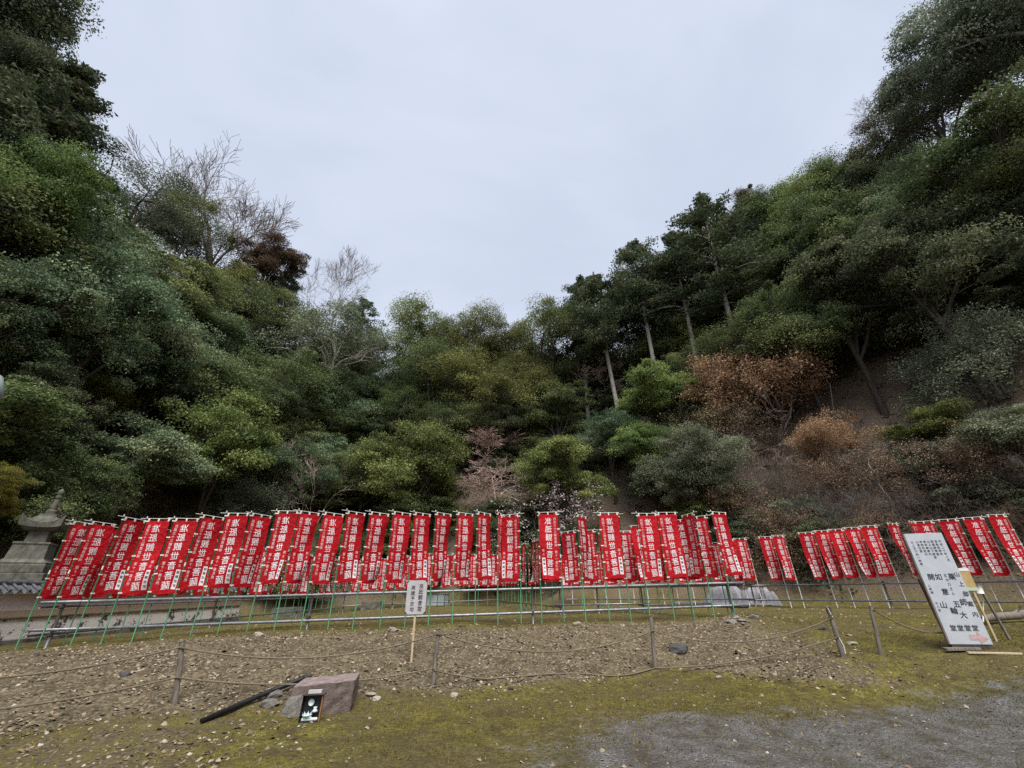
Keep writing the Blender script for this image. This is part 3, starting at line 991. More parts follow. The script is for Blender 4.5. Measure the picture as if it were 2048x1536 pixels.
def broad_proto(seed, rx=.36, bot=.20, nclump=190, per=290, leaf=.125, asp=.55, flat=.40, crad=.075, bark='bark', gap=.42, top=1.0, skew=0.0, trunk=.018):
    """Evergreen broadleaf: limbs carry leafy pads spread over the crown's volume. The height is 10 m."""
    g = np.random.default_rng(seed)
    H = 10.0
    lobes = g.integers(5, 8)
    lc = []
    for i in range(lobes):
        a = 6.28 * i / lobes + g.uniform(-.5, .5)
        lc.append((math.cos(a) * rx * H * g.uniform(.40, .78), math.sin(a) * rx * H * g.uniform(.40, .78), H * (bot + (top - bot) * g.uniform(.28, .66))))
    lc.append((g.uniform(-.4, .4), g.uniform(-.4, .4), H * (bot + (top - bot) * .70)))
    lc.append((g.uniform(-1, 1), g.uniform(-1, 1), H * (bot + (top - bot) * .42)))
    lc = np.array(lc)
    lr = np.array([rx * H * g.uniform(.30, .58) for _ in lc])
    C, par = [], []
    while len(C) < nclump:
        k = int(g.integers(len(lc)))
        d = unit(g.normal(size=3))
        if d[2] < -.35 and g.random() < .8: continue
        c = lc[k] + d * lr[k] * np.array([1, 1, .85]) * (g.uniform(.70, 1.0) if g.random() < .82 else g.uniform(1.0, 1.22))
        if c[2] > H * top * .985 or c[2] < H * bot * .75: continue
        if vnoise(c[0] * .7 + seed, c[1] * .7 + c[2] * .6, seed) < -1 + 2 * gap * .75: continue
        C.append(c); par.append(k)
    C = np.array(C)
    rad = H * crad * g.uniform(.45, 1.5, len(C))
    v, f, t = clump_leaves(C, rad, per, flat, leaf, asp, g)
    v[:, 0] += skew * v[:, 2]
    crown = np_mesh('crown', v, f, None, dict(tint=t))
    tb = Tubes()
    th = H * (bot + .25)
    tp = np.array([[0, 0, -26.0], [0, 0, 0], [g.uniform(-.1, .1), g.uniform(-.1, .1), th * .5], [g.uniform(-.25, .25), g.uniform(-.25, .25), th]])
    tb.put(tp, [H * trunk * 1.25, H * trunk, H * trunk * .8, H * trunk * .6], 8)
    for k, c in enumerate(lc):
        s0 = tp[2] + (tp[3] - tp[2]) * g.uniform(0, 1)
        pts = limb(s0, c, .5, g, 6)
        tb.put(pts, np.linspace(H * trunk * .5, H * trunk * .16, 6), 6)
        for j in [q for q in range(len(C)) if par[q] == k]:
            a = pts[g.integers(3, 6)]
            tb.put(limb(a, C[j], .15, g, 4), np.linspace(H * trunk * .17, H * trunk * .05, 4), 4)
    v2 = np.concatenate(tb.v); v2[:, 0] += skew * v2[:, 2]
    tr = np_mesh('trunk', v2, np.concatenate(tb.f), M[bark], smooth=True)
    return crown, tr


def conifer_proto(seed, bare=.35, rx=.16, per=80, leaf=.12, bark='bark_pale', tiers=20, dens=7, lean=0.0, round_top=.5):
    """Cypress or cedar: long straight trunk, tiers of drooping sprays."""
    g = np.random.default_rng(seed)
    H = 10.0
    tb = Tubes()
    tb.put([[0, 0, -22], [0, 0, 0], [lean * .5, 0, H * .5], [lean, 0, H * .97]], [.115, .09, .065, .02], 8)
    C, rad = [], []
    for i in range(tiers):
        t = i / (tiers - 1)
        z = H * (bare + (1 - bare) * t)
        r = rx * H * (1 - t) ** round_top * (.55 + .45 * min(1, t * 4)) * g.uniform(.75, 1.2) + .12
        for j in range(max(3, int(dens * (1 - .5 * t)))):
            if g.random() < .14: continue
            a = g.uniform(0, 6.28)
            rr = r * g.uniform(.7, 1.15)
            q = np.array([math.cos(a) * rr + lean * z / H, math.sin(a) * rr, z - .10 * rr + g.uniform(-.15, .15)])
            p = np.array([lean * z / H, 0, z])
            pts = limb(p, q, .05, g, 4)
            tb.put(pts, np.linspace(.030, .010, 4), 4)
            for s in (.45, .72, 1.0):
                C.append(p + (q - p) * s + g.normal(size=3) * .06); rad.append(.17 + .18 * rr * (.5 + .5 * s) * .8)
    C = np.array(C); rad = np.array(rad)
    n = len(C) * per
    d = unit(g.normal(size=(n, 3)))
    pos = np.repeat(C, per, axis=0) + d * np.array([1, 1, .75]) * np.repeat(rad, per)[:, None] * (.35 + .65 * g.random((n, 1)))
    nr = unit(d * .5 + g.normal(size=(n, 3)) * .6 + np.array([0, 0, .35]))
    s = leaf * g.uniform(.6, 1.3, n)
    v, f = leaf_cards(pos, nr, s, s * .38, g, .4)
    tint = np.clip(.5 + .18 * np.repeat(g.normal(size=len(C)), per) + .18 * g.normal(size=n), 0, 1)
    return np_mesh('crown', v, f, None, dict(tint=np.repeat(tint, 4))), tb.mesh('trunk', M[bark])


def bare_proto(seed, mat, height=10.0, spread=.75, depth=6, n0=1, trunk=.22, first=.30, flat=0.0, curl=.18, kids_=(3, 4), thick=1.0, leaf_at=None, ratio=(.62, .80), mint=.009):
    """Leafless tree or shrub, by branching; returns twigs mesh, trunk mesh and tip points."""
    g = np.random.default_rng(seed)
    main, fine, tips = Tubes(), Tubes(), []

    def grow(p, d, L, r, lev):
        k = 4 if lev < depth - 1 else 3
        pts = [p]; q = p.copy(); dd = d.copy()
        for i in range(k):
            dd = unit(dd + g.normal(size=3) * curl + np.array([0, 0, .05 * (1 - flat)]))
            q = q + dd * L / k; pts.append(q.copy())
        r2 = max(r * .62, mint)
        (main if lev < 2 else fine).put(pts, np.linspace(r, r2, k + 1), 7 if lev < 2 else (4 if lev < 4 else 3))
        if lev >= depth:
            tips.append((q, dd)); return
        m = int(g.integers(kids_[0], kids_[1] + 1))
        for i in range(m):
            at = 1.0 if i == 0 else g.uniform(.35, .98)
            b = pts[min(k, int(round(at * k)))]
            side = unit(np.cross(dd, g.normal(size=3)))
            if flat: side[2] *= (1 - flat * .8)
            ang = spread * g.uniform(.55, 1.25) * (.5 if i == 0 else 1)
            nd = unit(dd * math.cos(ang) + side * math.sin(ang))
            if flat and lev >= 1: nd = unit(nd * np.array([1, 1, 1 - flat * .45]))
            grow(b, nd, L * g.uniform(*ratio), max(r2 * (.85 if i == 0 else .62), mint), lev + 1)
        if lev >= depth - 2: tips.append((q, dd))

    for i in range(n0):
        a = 6.28 * i / n0 + g.uniform(-.3, .3)
        out = .0 if n0 == 1 else g.uniform(.25, .75)
        d = unit(np.array([math.cos(a) * out, math.sin(a) * out, 1.0]))
        base = np.array([math.cos(a), math.sin(a), 0]) * (0 if n0 == 1 else .25)
        if n0 == 1: main.put([base - np.array([0, 0, 14 if height and flat == 0 else 1.5]), base], [trunk * 1.2, trunk * 1.02], 7)
        grow(base, d, height * first * g.uniform(.85, 1.1), trunk * thick, 0)
    zmax = max(v[:, 2].max() for v in fine.v)
    sc = height / zmax
    for T in (main, fine): T.v = [v * sc for v in T.v]
    tips = [(p * sc, d) for p, d in tips]
    return fine.mesh('crown', M[mat]), main.mesh('trunk', M[mat]), tips


def tip_leaves(tips, per, L, asp, seed, spread=.18):
    g = np.random.default_rng(seed)
    c = np.repeat(np.array([p for p, d in tips]), per, axis=0)
    c = c + g.normal(size=c.shape) * spread
    nr = unit(g.normal(size=c.shape) + np.array([0, 0, .2]))
    s = L * g.uniform(.6, 1.3, len(c))
    v, f = leaf_cards(c, nr, s, s * asp, g, .35)
    return np_mesh('crown', v, f, None, dict(tint=np.repeat(g.random(len(c)), 4)))


BROAD = [broad_proto(s, **k) for s, k in (
    (11, dict()), (12, dict(rx=.40, flat=.5, nclump=200)), (13, dict(rx=.32, gap=.25, nclump=150)), (14, dict(rx=.38, flat=.7, leaf=.105, per=330)),
    (15, dict(rx=.36, gap=.32, nclump=140, leaf=.14, bot=.26)))]
DOME = [broad_proto(s, **k) for s, k in (
    (21, dict(rx=.40, flat=.62, crad=.095, nclump=120, leaf=.105, per=340, gap=.1, bot=.34)), (22, dict(rx=.36, flat=.6, crad=.09, nclump=110, leaf=.11, per=340, gap=.2, bot=.38)))]
LAYER = [broad_proto(s, **k) for s, k in (
    (31, dict(rx=.42, flat=.32, crad=.10, nclump=125, per=310, leaf=.125, gap=.3, bot=.24)), (32, dict(rx=.40, flat=.30, crad=.09, nclump=135, per=310, leaf=.12, gap=.25, bot=.30)))]
AIRY = [broad_proto(s, **k) for s, k in (
    (41, dict(rx=.36, flat=.6, crad=.085, nclump=92, per=300, leaf=.105, gap=.4, bot=.3, bark='bark_pale')), (42, dict(rx=.34, flat=.5, crad=.08, nclump=86, per=280, leaf=.10, gap=.45, bot=.36)))]
BUSH = [broad_proto(s, **k) for s, k in (
    (51, dict(rx=.52, bot=.06, nclump=90, per=330, leaf=.24, crad=.12, trunk=.012)), (52, dict(rx=.60, bot=.04, nclump=84, per=330, leaf=.26, flat=.5, crad=.13, trunk=.012)))]
CEDAR = [conifer_proto(61, bare=.52, rx=.15, tiers=16, lean=-.35), conifer_proto(62, bare=.56, rx=.14, tiers=15, lean=-.5), conifer_proto(63, bare=.60, rx=.17, tiers=14, lean=-.2),
         conifer_proto(64, bare=.12, rx=.21, tiers=26, dens=9, bark='bark', per=90, round_top=.7)]
FAN = [bare_proto(71, 'bark_twig', spread=.40, depth=8, first=.22, trunk=.14, kids_=(2, 3), ratio=(.68, .84), mint=.0045), bare_proto(72, 'bark_twig', spread=.60, depth=7, first=.20, trunk=.15, kids_=(3, 3), curl=.15, ratio=(.66, .84), mint=.004)]
MAPLE = [bare_proto(75, 'bark_pink', spread=.95, depth=6, first=.30, trunk=.15, flat=.55, kids_=(3, 4), curl=.13, ratio=(.60, .78), mint=.017), bare_proto(76, 'bark_pink', mint=.017, spread=.75, depth=6, n0=4, first=.28, trunk=.09, flat=.35, kids_=(2, 3), curl=.12, ratio=(.64, .82))]
SCRUB = [bare_proto(81, 'bark_brown', n0=9, spread=.7, depth=6, first=.34, trunk=.07, kids_=(2, 3), curl=.22, mint=.008), bare_proto(82, 'bark_grey', n0=8, spread=.8, depth=6, first=.32, trunk=.07, kids_=(2, 3), curl=.26, mint=.008),
         bare_proto(83, 'bark_pink', n0=8, spread=.7, depth=6, first=.34, trunk=.06, kids_=(2, 3), curl=.2, mint=.008)]
BEECH = bare_proto(85, 'bark_twig', n0=5, spread=.6, depth=5, first=.32, trunk=.10, kids_=(3, 3), curl=.15)
BEECH_LEAF = tip_leaves([q for q in BEECH[2] if q[0][2] > 4.2], 17, .18, .5, 86, .27)
PLUM = bare_proto(88, 'bark', spread=.85, depth=6, first=.26, trunk=.20, kids_=(2, 3), curl=.30)
PLUM_LEAF = tip_leaves(PLUM[2], 4, .13, .9, 89, .12)
DRYLEAF = [tip_leaves(SCRUB[0][2], 4, .22, .4, 90, .30), tip_leaves(SCRUB[1][2], 6, .20, .5, 91, .35)]

RAWC = {}
for nm, lst in (('broad', BROAD), ('dome', DOME), ('layer', LAYER), ('airy', AIRY), ('bush', BUSH), ('cedar', CEDAR)):
    RAWC[nm] = lst
PW = dict(broad=7.0, dome=7.4, layer=8.2, airy=6.8, bush=10.5, cedar=3.4, fan=8.0, maple=9.0, scrub=10.0, beech=9.0, plum=9.0)


def measure(parts):
    lo, hi = [], []
    for me in parts:
        if isinstance(me, tuple): me = me[0]
        v = np.empty(len(me.vertices) * 3, np.float32); me.vertices.foreach_get('co', v); v = v.reshape(-1, 3)
        lo.append(np.percentile(v[:, 0], 2)); hi.append(np.percentile(v[:, 0], 98))
    return max(hi) - min(lo)


_pmesh = {}
def proto(kind, idx, leaf):
    k = (kind, idx, leaf)
    if k in _pmesh: return _pmesh[k]
    if kind in RAWC:
        crown, trunk = RAWC[kind][idx % len(RAWC[kind])]
        parts = [('trunk', trunk), ('crown', (crown, leaf))]
    elif kind == 'fan': b = FAN[idx % 2]; parts = [('trunk', b[1]), ('branches', b[0])]
    elif kind == 'maple': b = MAPLE[idx % 2]; parts = [('trunk', b[1]), ('branches', b[0])]
    elif kind == 'scrub':
        b = SCRUB[idx % 3]; parts = [('stem', b[1]), ('branches', b[0])]
        if leaf: parts.append(('foliage', (DRYLEAF[idx % 2], leaf)))
    elif kind == 'beech': parts = [('trunk', BEECH[1]), ('branches', BEECH[0]), ('foliage', (BEECH_LEAF, leaf))]
    elif kind == 'plum': parts = [('trunk', PLUM[1]), ('branches', PLUM[0]), ('blossom', (PLUM_LEAF, leaf))]
    w = measure([parts[-1][1]] if kind not in ('scrub', 'beech', 'plum') else [parts[1][1]])
    _pmesh[k] = (parts, w)
    return _pmesh[k]


NAMES = dict(broad='evergreen_tree', dome='evergreen_tree', layer='evergreen_tree', airy='evergreen_tree', bush='evergreen_shrub', cedar='conifer_tree', fan='bare_tree',
             maple='bare_tree', scrub='dry_shrub', beech='beech_tree', plum='plum_tree')
TREES = []


def tree(kind, idx, leaf, x, y, H, width, label, group, rz=None, lean=(0, 0), sink=.15):
    parts, w = proto(kind, idx, leaf)
    cat = 'shrub' if kind in ('bush', 'scrub') else 'tree'
    g = random.Random(int(x * 977 + y * 131))
    o = empty(NAMES[kind], (x, y, hz(x, y) - sink), g.uniform(0, 6.28) if rz is None else rz, label=label, cat=cat, group=group)
    o.rotation_euler[0], o.rotation_euler[1] = lean
    sw = width / w
    sz = min(max(H / 10.0, .8 * sw), 1.2 * sw) if kind not in ('scrub', 'beech', 'plum', 'maple') else H / 10.0
    if kind == 'cedar': sz = min(max(H / 10.0, .8 * sw), 1.25 * sw)
    k_ = g.uniform(.84, 1.16) if kind in ('broad', 'dome', 'layer', 'airy', 'bush') else 1.0
    o.scale = (sw * k_, sw / k_, sz)
    if kind not in ('cedar', 'fan', 'maple', 'plum'): o.rotation_euler[0] += g.uniform(-.08, .08); o.rotation_euler[1] += g.uniform(-.08, .08)
    up = (H - 10.0 * sz) / sz          # a tall bare bole below the crown, or low boughs against the slope
    for nm, me in parts:
        if isinstance(me, tuple):
            if not me[0].materials: me[0].materials.append(M['leaf_mid'])
            q = add(nm, me[0], o, loc=(0, 0, up))
            q.material_slots[0].link = 'OBJECT'; q.material_slots[0].material = M[me[1]]
        else: add(nm, me, o, loc=(0, 0, up))
    TREES.append((x, y, width * .5, kind))
    return o


KH = dict(broad=1.75, dome=1.6, layer=1.5, airy=2.0, bush=.8, cedar=3.6, fan=1.6, maple=1.15, scrub=.85, beech=1.1, plum=.95)
NAMED = []


def tree_px(px, top, wpx, dist, kind, idx, leaf, label, group=None, rz=None, kh=None, rr=(14, 62), free=False):
    """A tree whose crown shows in a column of the photograph: it stands where a tree of its kind and natural build, rooted in the slope, shows at that size."""
    kh = kh or KH[kind]
    d = ray(px, top + wpx * .45); hd = math.hypot(d[0], d[1]); d = d / hd
    dt = ray(px, top); dt = dt / math.hypot(dt[0], dt[1])
    R_ = np.arange(rr[0], rr[1], .25)
    X, Y = d[0] * R_, d[1] * R_
    W = wpx / FPX * -(CM.T @ np.stack([X, Y, d[2] * R_], 0))[2]
    H = EYE + R_ * dt[2] - height(X, Y)
    pd = poly_dist(X, Y)
    ok = ((pd > np.minimum(.30 * W, 3.0)) | free) & (H > .8) & (pd < 16 + 7 * sst(14, 24, np.abs(X - 4)))
    q = np.where(ok, np.abs(np.log(np.maximum(H, .1) / (kh * W))), 9)
    i = int(np.argmin(q))
    x, y, Hh, Ww = X[i], Y[i], H[i], W[i]
    DBG.append((label[:40], round(R_[i], 1), round(float(pd[i]), 1), round(Hh, 1), round(Ww, 1)))
    NAMED.append((px, top, wpx * (3.1 if kind == 'cedar' else (1.5 if kind == 'maple' else 1)), R_[i], label, wpx))
    return tree(kind, idx, leaf, x, y, Hh, Ww, label, group, rz)


DBG = []
LG, BG, RG = 'trees of the wooded slope behind the plaster wall', 'trees of the wooded slope behind the back row', 'trees of the wooded slope behind the white poles'
T = tree_px
# slope behind the plaster wall
T(5, -150, 290, 27, 'airy', 1, 'leaf_dark', 'tallest dark tree with hanging sprays at the top corner above the cedar', LG, rr=(36, 40))
T(120, 105, 250, 28, 'cedar', 3, 'leaf_cedar', 'dark broad conifer standing out against the sky above the bright green crown', LG, rr=(33, 36))
T(20, -90, 210, 27, 'broad', 4, 'leaf_dark', 'tall dark evergreen filling the top corner behind the hanging sprays', LG, rr=(39, 42))
T(15, 60, 210, 30, 'broad', 0, 'leaf_dark', 'dark tree half hidden beside the broad conifer above the bright green crown', LG, rr=(35, 38))
T(40, 245, 250, 24.5, 'broad', 1, 'leaf_fresh', 'bright green tree below the dark conifers at the edge of the wood', LG, rr=(26, 30))
T(285, 300, 190, 34, 'airy', 1, 'leaf_grey', 'thin grey-green tree with sky between its sprays beside the dark conifer', LG)
T(235, 470, 300, 26, 'broad', 3, 'leaf_blue', 'large silvery green tree above the yellow tree', LG, rr=(27, 33))
T(40, 470, 230, 23.5, 'broad', 0, 'leaf_blue', 'dark blue-green tree under the bright green crown at the picture edge', LG, rr=(25, 28))
T(455, 300, 265, 36, 'fan', 1, None, 'tall bare tree with wide spreading limbs on the skyline above the plaster wall', LG, rz=2.2)
T(540, 468, 110, 38, 'broad', 2, 'leaf_rust', 'rust-brown conifer behind the tall bare tree', LG)
T(385, 385, 130, 39, 'airy', 0, 'leaf_olive', 'brownish olive tree behind the limbs of the tall bare tree', LG)
T(580, 520, 75, 40, 'cedar', 3, 'leaf_dark', 'small dark conifer beside the rust-brown one on the skyline', LG)
T(680, 505, 175, 41, 'fan', 0, None, 'bare fan-shaped tree with fine twigs on the skyline', LG)
T(735, 605, 80, 43, 'cedar', 0, 'leaf_cedar', 'dark conifer at the low end of the skyline beside the bare fan-shaped tree', LG)
T(400, 500, 190, 32, 'broad', 2, 'leaf_mid', 'mid green tree right under the trunk of the tall bare tree', LG)
T(465, 525, 130, 35, 'dome', 1, 'leaf_olive', 'olive dome-shaped tree below the rust-brown conifer', LG)
T(545, 575, 170, 34, 'layer', 0, 'leaf_mid', 'green tree with layered boughs below the small dark conifer', LG)
T(665, 585, 190, 37, 'airy', 0, 'leaf_grey', 'grey-green tree with its pale limbs showing below the bare fan-shaped tree', LG)
T(570, 690, 190, 30, 'layer', 1, 'leaf_mid', 'yellowish green tree with flat shelves of foliage above the bare maple by the wall end', LG)
T(675, 745, 130, 31, 'broad', 4, 'leaf_blue', 'pale blue-green tree beside the flat-shelved one', LG)
T(168, 715, 150, 21.5, 'layer', 0, 'leaf_gold', 'yellow-leaved young tree in the dark wood above the stone tower', LG)
T(330, 630, 200, 27, 'broad', 0, 'leaf_dark', 'dark tree between the silvery green one and the layered boughs', LG)
T(455, 745, 210, 27, 'broad', 2, 'leaf_fresh', 'fresh green tree in the middle of the slope above the plaster wall', LG)
T(290, 790, 190, 23, 'broad', 4, 'leaf_blue', 'blue-green tree beside the yellow-leaved young tree', LG)
T(60, 700, 210, 21, 'layer', 1, 'leaf_dark', 'dark layered tree next to the yellow-leaved young tree', LG)
T(130, 870, 190, 19.8, 'broad', 1, 'leaf_mid', 'green low tree directly above the stone tower', LG)
T(-5, 905, 105, 15.5, 'broad', 1, 'leaf_gold', 'pale yellow-green young tree in front of the stone tower at the picture edge', LG, rr=(15.5, 16), free=True)
T(330, 890, 150, 24, 'scrub', 0, 'leaf_dry', 'brown dry tangle of shrubs above the second banners', LG)
T(440, 905, 110, 25, 'scrub', 1, 'leaf_grey', 'grey-green twiggy shrub beside the brown dry tangle', LG)
T(510, 945, 160, 25.5, 'scrub', 1, 'leaf_grey', 'wide grey shrub just above the front banners', LG)
T(372, 930, 80, 24, 'bush', 1, 'leaf_olive', 'yellowish bush in front of the brown dry tangle', LG)
T(625, 878, 170, 28.5, 'maple', 1, None, 'bare pinkish maple spreading like a fan above the front banners', LG)
T(815, 830, 215, 30, 'broad', 1, 'leaf_olive', 'broad yellow-green tree above the middle of the front row', BG)
T(790, 770, 120, 32.5, 'dome', 0, 'leaf_mid', 'olive rounded tree rising behind the broad yellow-green one', BG)
T(735, 870, 120, 30, 'broad', 3, 'leaf_mid', 'green tree between the bare maple and the broad yellow-green tree', BG)
T(690, 950, 110, 28, 'bush', 0, 'leaf_mid', 'green bush at the foot of the bare maple', BG)
T(835, 960, 150, 27.5, 'bush', 1, 'leaf_mid', 'low green bush under the broad yellow-green tree', BG)
# back of the valley
T(830, 598, 165, 42, 'airy', 0, 'leaf_fresh', 'tall pale green tree standing at the lowest dip of the skyline', BG)
T(890, 640, 130, 41, 'dome', 1, 'leaf_olive', 'olive domed tree beside the tall pale green tree on the skyline', BG)
T(960, 628, 160, 42, 'dome', 0, 'leaf_olive', 'golden-green domed tree on the middle of the skyline', BG)
T(1020, 640, 120, 43, 'dome', 1, 'leaf_olive', 'smaller domed tree in the gap of the skyline', BG)
T(1105, 622, 185, 41, 'dome', 0, 'leaf_olive', 'largest yellowish domed tree beside the tall cedars', BG)
T(865, 700, 160, 38, 'dome', 0, 'leaf_mid', 'rounded olive tree below the tall pale green tree', BG)
T(945, 705, 170, 38, 'dome', 1, 'leaf_olive', 'rounded tree with a dark leaning limb below the golden-green dome', BG)
T(1060, 715, 140, 37, 'dome', 0, 'leaf_olive', 'rounded tree below the largest yellowish dome', BG)
T(905, 790, 120, 35, 'dome', 1, 'leaf_mid', 'small rounded tree in front of the trunks with light between them', BG)
T(1010, 770, 110, 36, 'broad', 2, 'leaf_dark', 'dark tree behind the upper bare maple', BG)
T(990, 818, 125, 33, 'maple', 0, None, 'upper tier of bare pale maple above the lower bare maple', BG)
T(1000, 890, 135, 30.5, 'maple', 0, None, 'lower bare maple with a pinkish wide crown behind the back row', BG)
T(1170, 695, 115, 38, 'maple', 0, None, 'bare pink tree in front of the tall cedars', BG)
T(1110, 745, 125, 35, 'broad', 2, 'leaf_mid', 'mid green tree in front of the bare pink tree', BG)
T(1130, 850, 150, 32, 'broad', 0, 'leaf_fresh', 'yellow-green tree above the plum blossom', BG)
T(1215, 810, 130, 32, 'layer', 0, 'leaf_blue', 'blue-green tree above the bare earth bank', BG)
T(1318, 705, 150, 34, 'broad', 4, 'leaf_fresh', 'bright green tree at the feet of the tall cedars', BG)
T(1290, 825, 120, 31, 'broad', 0, 'leaf_fresh', 'fresh green round tree above the bare earth bank', BG)
T(1145, 945, 190, 29.8, 'plum', 0, 'leaf_blossom', 'dark-limbed plum tree with pale pink blossom behind the middle rack', BG, rr=(30.5, 31.5), free=True)
T(990, 985, 70, 29.6, 'bush', 0, 'leaf_dark', 'dark bush at the foot of the lower bare maple', BG)
T(1090, 985, 80, 31, 'bush', 1, 'leaf_mid', 'green bush behind the plum blossom', BG)
# cedars
for (px, top, w, R0, i, lab) in ((1150, 563, 70, 44, 0, 'lowest of the tall cedars, beside the largest yellowish dome'), (1208, 538, 95, 42, 1, 'tall cedar with a thin pale trunk between the lowest one and the thin loose one'),
                                (1268, 483, 95, 40, 2, 'tall cedar with a loose crown and the longest bare pale trunk'), (1300, 520, 70, 44, 1, 'slim dark cedar behind the longest bare pale trunk'),
                                (1335, 458, 105, 41, 1, 'tall cedar with a bare pale trunk above the gold-green young tree'), (1398, 412, 120, 41, 0, 'highest cedar with a thick rounded top and stout pale trunk'),
                                (1240, 560, 70, 44, 2, 'slim dark cedar behind the thin pale trunk'), (1365, 470, 80, 45, 2, 'dark cedar between the two highest crowns'), (1440, 440, 90, 44, 1, 'cedar crown behind the highest cedar')):
    T(px, top, w * 1.2, R0, 'cedar', i, 'leaf_cedar', lab, 'cedars on the slope', rr=(R0 - 1, R0 + 1))
# slope behind the white poles
T(1530, 372, 160, 36, 'broad', 0, 'leaf_mid', 'fresh green tree on the skyline nearest the highest cedar', RG)
T(1605, 335, 165, 36, 'layer', 0, 'leaf_fresh', 'brightest green layered tree on the skyline below the brown round crown', RG)
T(1690, 292, 150, 36, 'layer', 1, 'leaf_mid', 'green layered tree on the skyline under the bare twigs', RG)
T(1500, 440, 170, 36, 'layer', 1, 'leaf_fresh', 'light green layered tree in front of the stout pale cedar trunk', RG)
T(1590, 395, 190, 35, 'broad', 2, 'leaf_mid', 'rounded green tree in the middle of the layered trees', RG)
T(1690, 365, 190, 35, 'broad', 0, 'leaf_mid', 'dense green tree below the brown thin crown', RG)
T(1770, 300, 160, 35, 'layer', 0, 'leaf_dark', 'dark green layered tree with light gaps below the tall grey oak', RG)
T(1480, 395, 150, 38, 'broad', 3, 'leaf_grey', 'grey-green bushy tree between the highest cedar and the layered trees', RG)
T(1500, 390, 80, 43, 'broad', 1, 'leaf_rust', 'brownish round crown peeping over the skyline beside the highest cedar', RG)
T(1750, 215, 120, 40, 'airy', 1, 'leaf_rust', 'brown thin crown on the skyline under the tall grey oak', RG)
T(1752, 172, 90, 41, 'fan', 0, None, 'bare twigs of a leafless tree on the skyline beside the tall grey oak', RG)
T(1640, 305, 70, 42, 'fan', 0, None, 'bare leafless tree standing just above the layered trees', RG)
T(1905, -50, 260, 34, 'broad', 3, 'leaf_grey', 'tall silvery grey oak that rises highest on the skyline', RG)
T(2010, -110, 260, 33, 'airy', 0, 'leaf_grey', 'thin grey tree with sky showing through behind the tall grey oak', RG)
T(1810, 150, 160, 37, 'airy', 1, 'leaf_dark', 'dark limbed tree under the tall grey oak with light gaps', RG)
T(1975, 190, 280, 31, 'broad', 0, 'leaf_mid', 'big dark green tree under the tall grey oak at the picture edge', RG)
T(2015, 385, 170, 27, 'layer', 1, 'leaf_grey', 'grey-olive tree with drooping boughs at the picture edge', RG)
T(1810, 400, 250, 32, 'broad', 1, 'leaf_dark', 'dark spreading tree in the middle of the upper slope', RG)
T(1650, 470, 220, 33.5, 'broad', 0, 'leaf_dark', 'dark tree with shaded limbs below the layered trees', RG)
T(1760, 565, 200, 30, 'layer', 0, 'leaf_fresh', 'fresh green boughs hanging above the bare slope', RG, rr=(42, 46))
T(1575, 560, 180, 34, 'broad', 1, 'leaf_mid', 'green tree above the orange beech', RG)
T(1900, 520, 200, 29.5, 'layer', 1, 'leaf_dark', 'dark layered tree above the tangled grey scrub', RG, rr=(41, 46))
T(1500, 690, 215, 31, 'beech', 0, 'leaf_orange', 'large beech full of orange-brown withered leaves', RG)
T(1390, 612, 105, 35, 'broad', 2, 'leaf_fresh', 'gold-green young tree in front of the cedar trunks', RG)
T(1385, 690, 120, 33.5, 'broad', 1, 'leaf_mid', 'green rounded tree beside the orange beech', RG)
T(1365, 835, 190, 27.5, 'broad', 3, 'leaf_grey', 'grey-green bushy tree left of the dry thicket above the side rack', RG)
T(1330, 910, 130, 26.5, 'bush', 0, 'leaf_grey', 'grey-green shrub hanging over the earth bank', RG)
T(1430, 975, 120, 25.5, 'bush', 1, 'leaf_fresh', 'low bright green bush above the front rack corner', RG)
T(1655, 815, 130, 27.5, 'beech', 0, 'leaf_orange', 'small beech with orange leaves on the bare slope', RG)
T(1960, 610, 220, 26, 'scrub', 1, 'leaf_grey', 'tangled grey-green scrub below the drooping boughs', RG)
T(2010, 765, 150, 22.5, 'broad', 4, 'leaf_grey', 'pale leaved tree above the last white-poled banners', RG)
T(1850, 795, 130, 27, 'bush', 0, 'leaf_olive', 'olive bush on the bare slope', RG)
T(1480, 1000, 90, 25, 'bush', 0, 'leaf_dark', 'dark shadowed bush behind the small white-poled banners', RG)

# dry thicket on the lower slope
TH = [(1430, 800, 150, 28.5, 2), (1480, 850, 170, 27, 2), (1560, 820, 160, 27, 0), (1400, 900, 150, 26, 2), (1540, 900, 180, 25.5, 1), (1620, 890, 170, 25, 0), (1460, 940, 150, 25, 0), (1580, 960, 190, 24, 1), (1660, 950, 180, 23.5, 1),
      (1700, 870, 180, 24.5, 0), (1760, 860, 150, 25, 1), (1850, 850, 190, 23.5, 1), (1900, 850, 200, 22.5, 0), (1770, 930, 190, 22.5, 0), (1850, 930, 190, 21.8, 1), (1950, 920, 190, 21, 0), (2030, 880, 200, 20.5, 1), (2010, 970, 170, 20, 0), (1560, 1000, 150, 23.5, 1), (1490, 1010, 130, 24.5, 1), (1640, 1010, 150, 22.8, 0), (1735, 1000, 130, 22, 0), (1900, 1000, 130, 20.5, 1)]
TUSED = set()
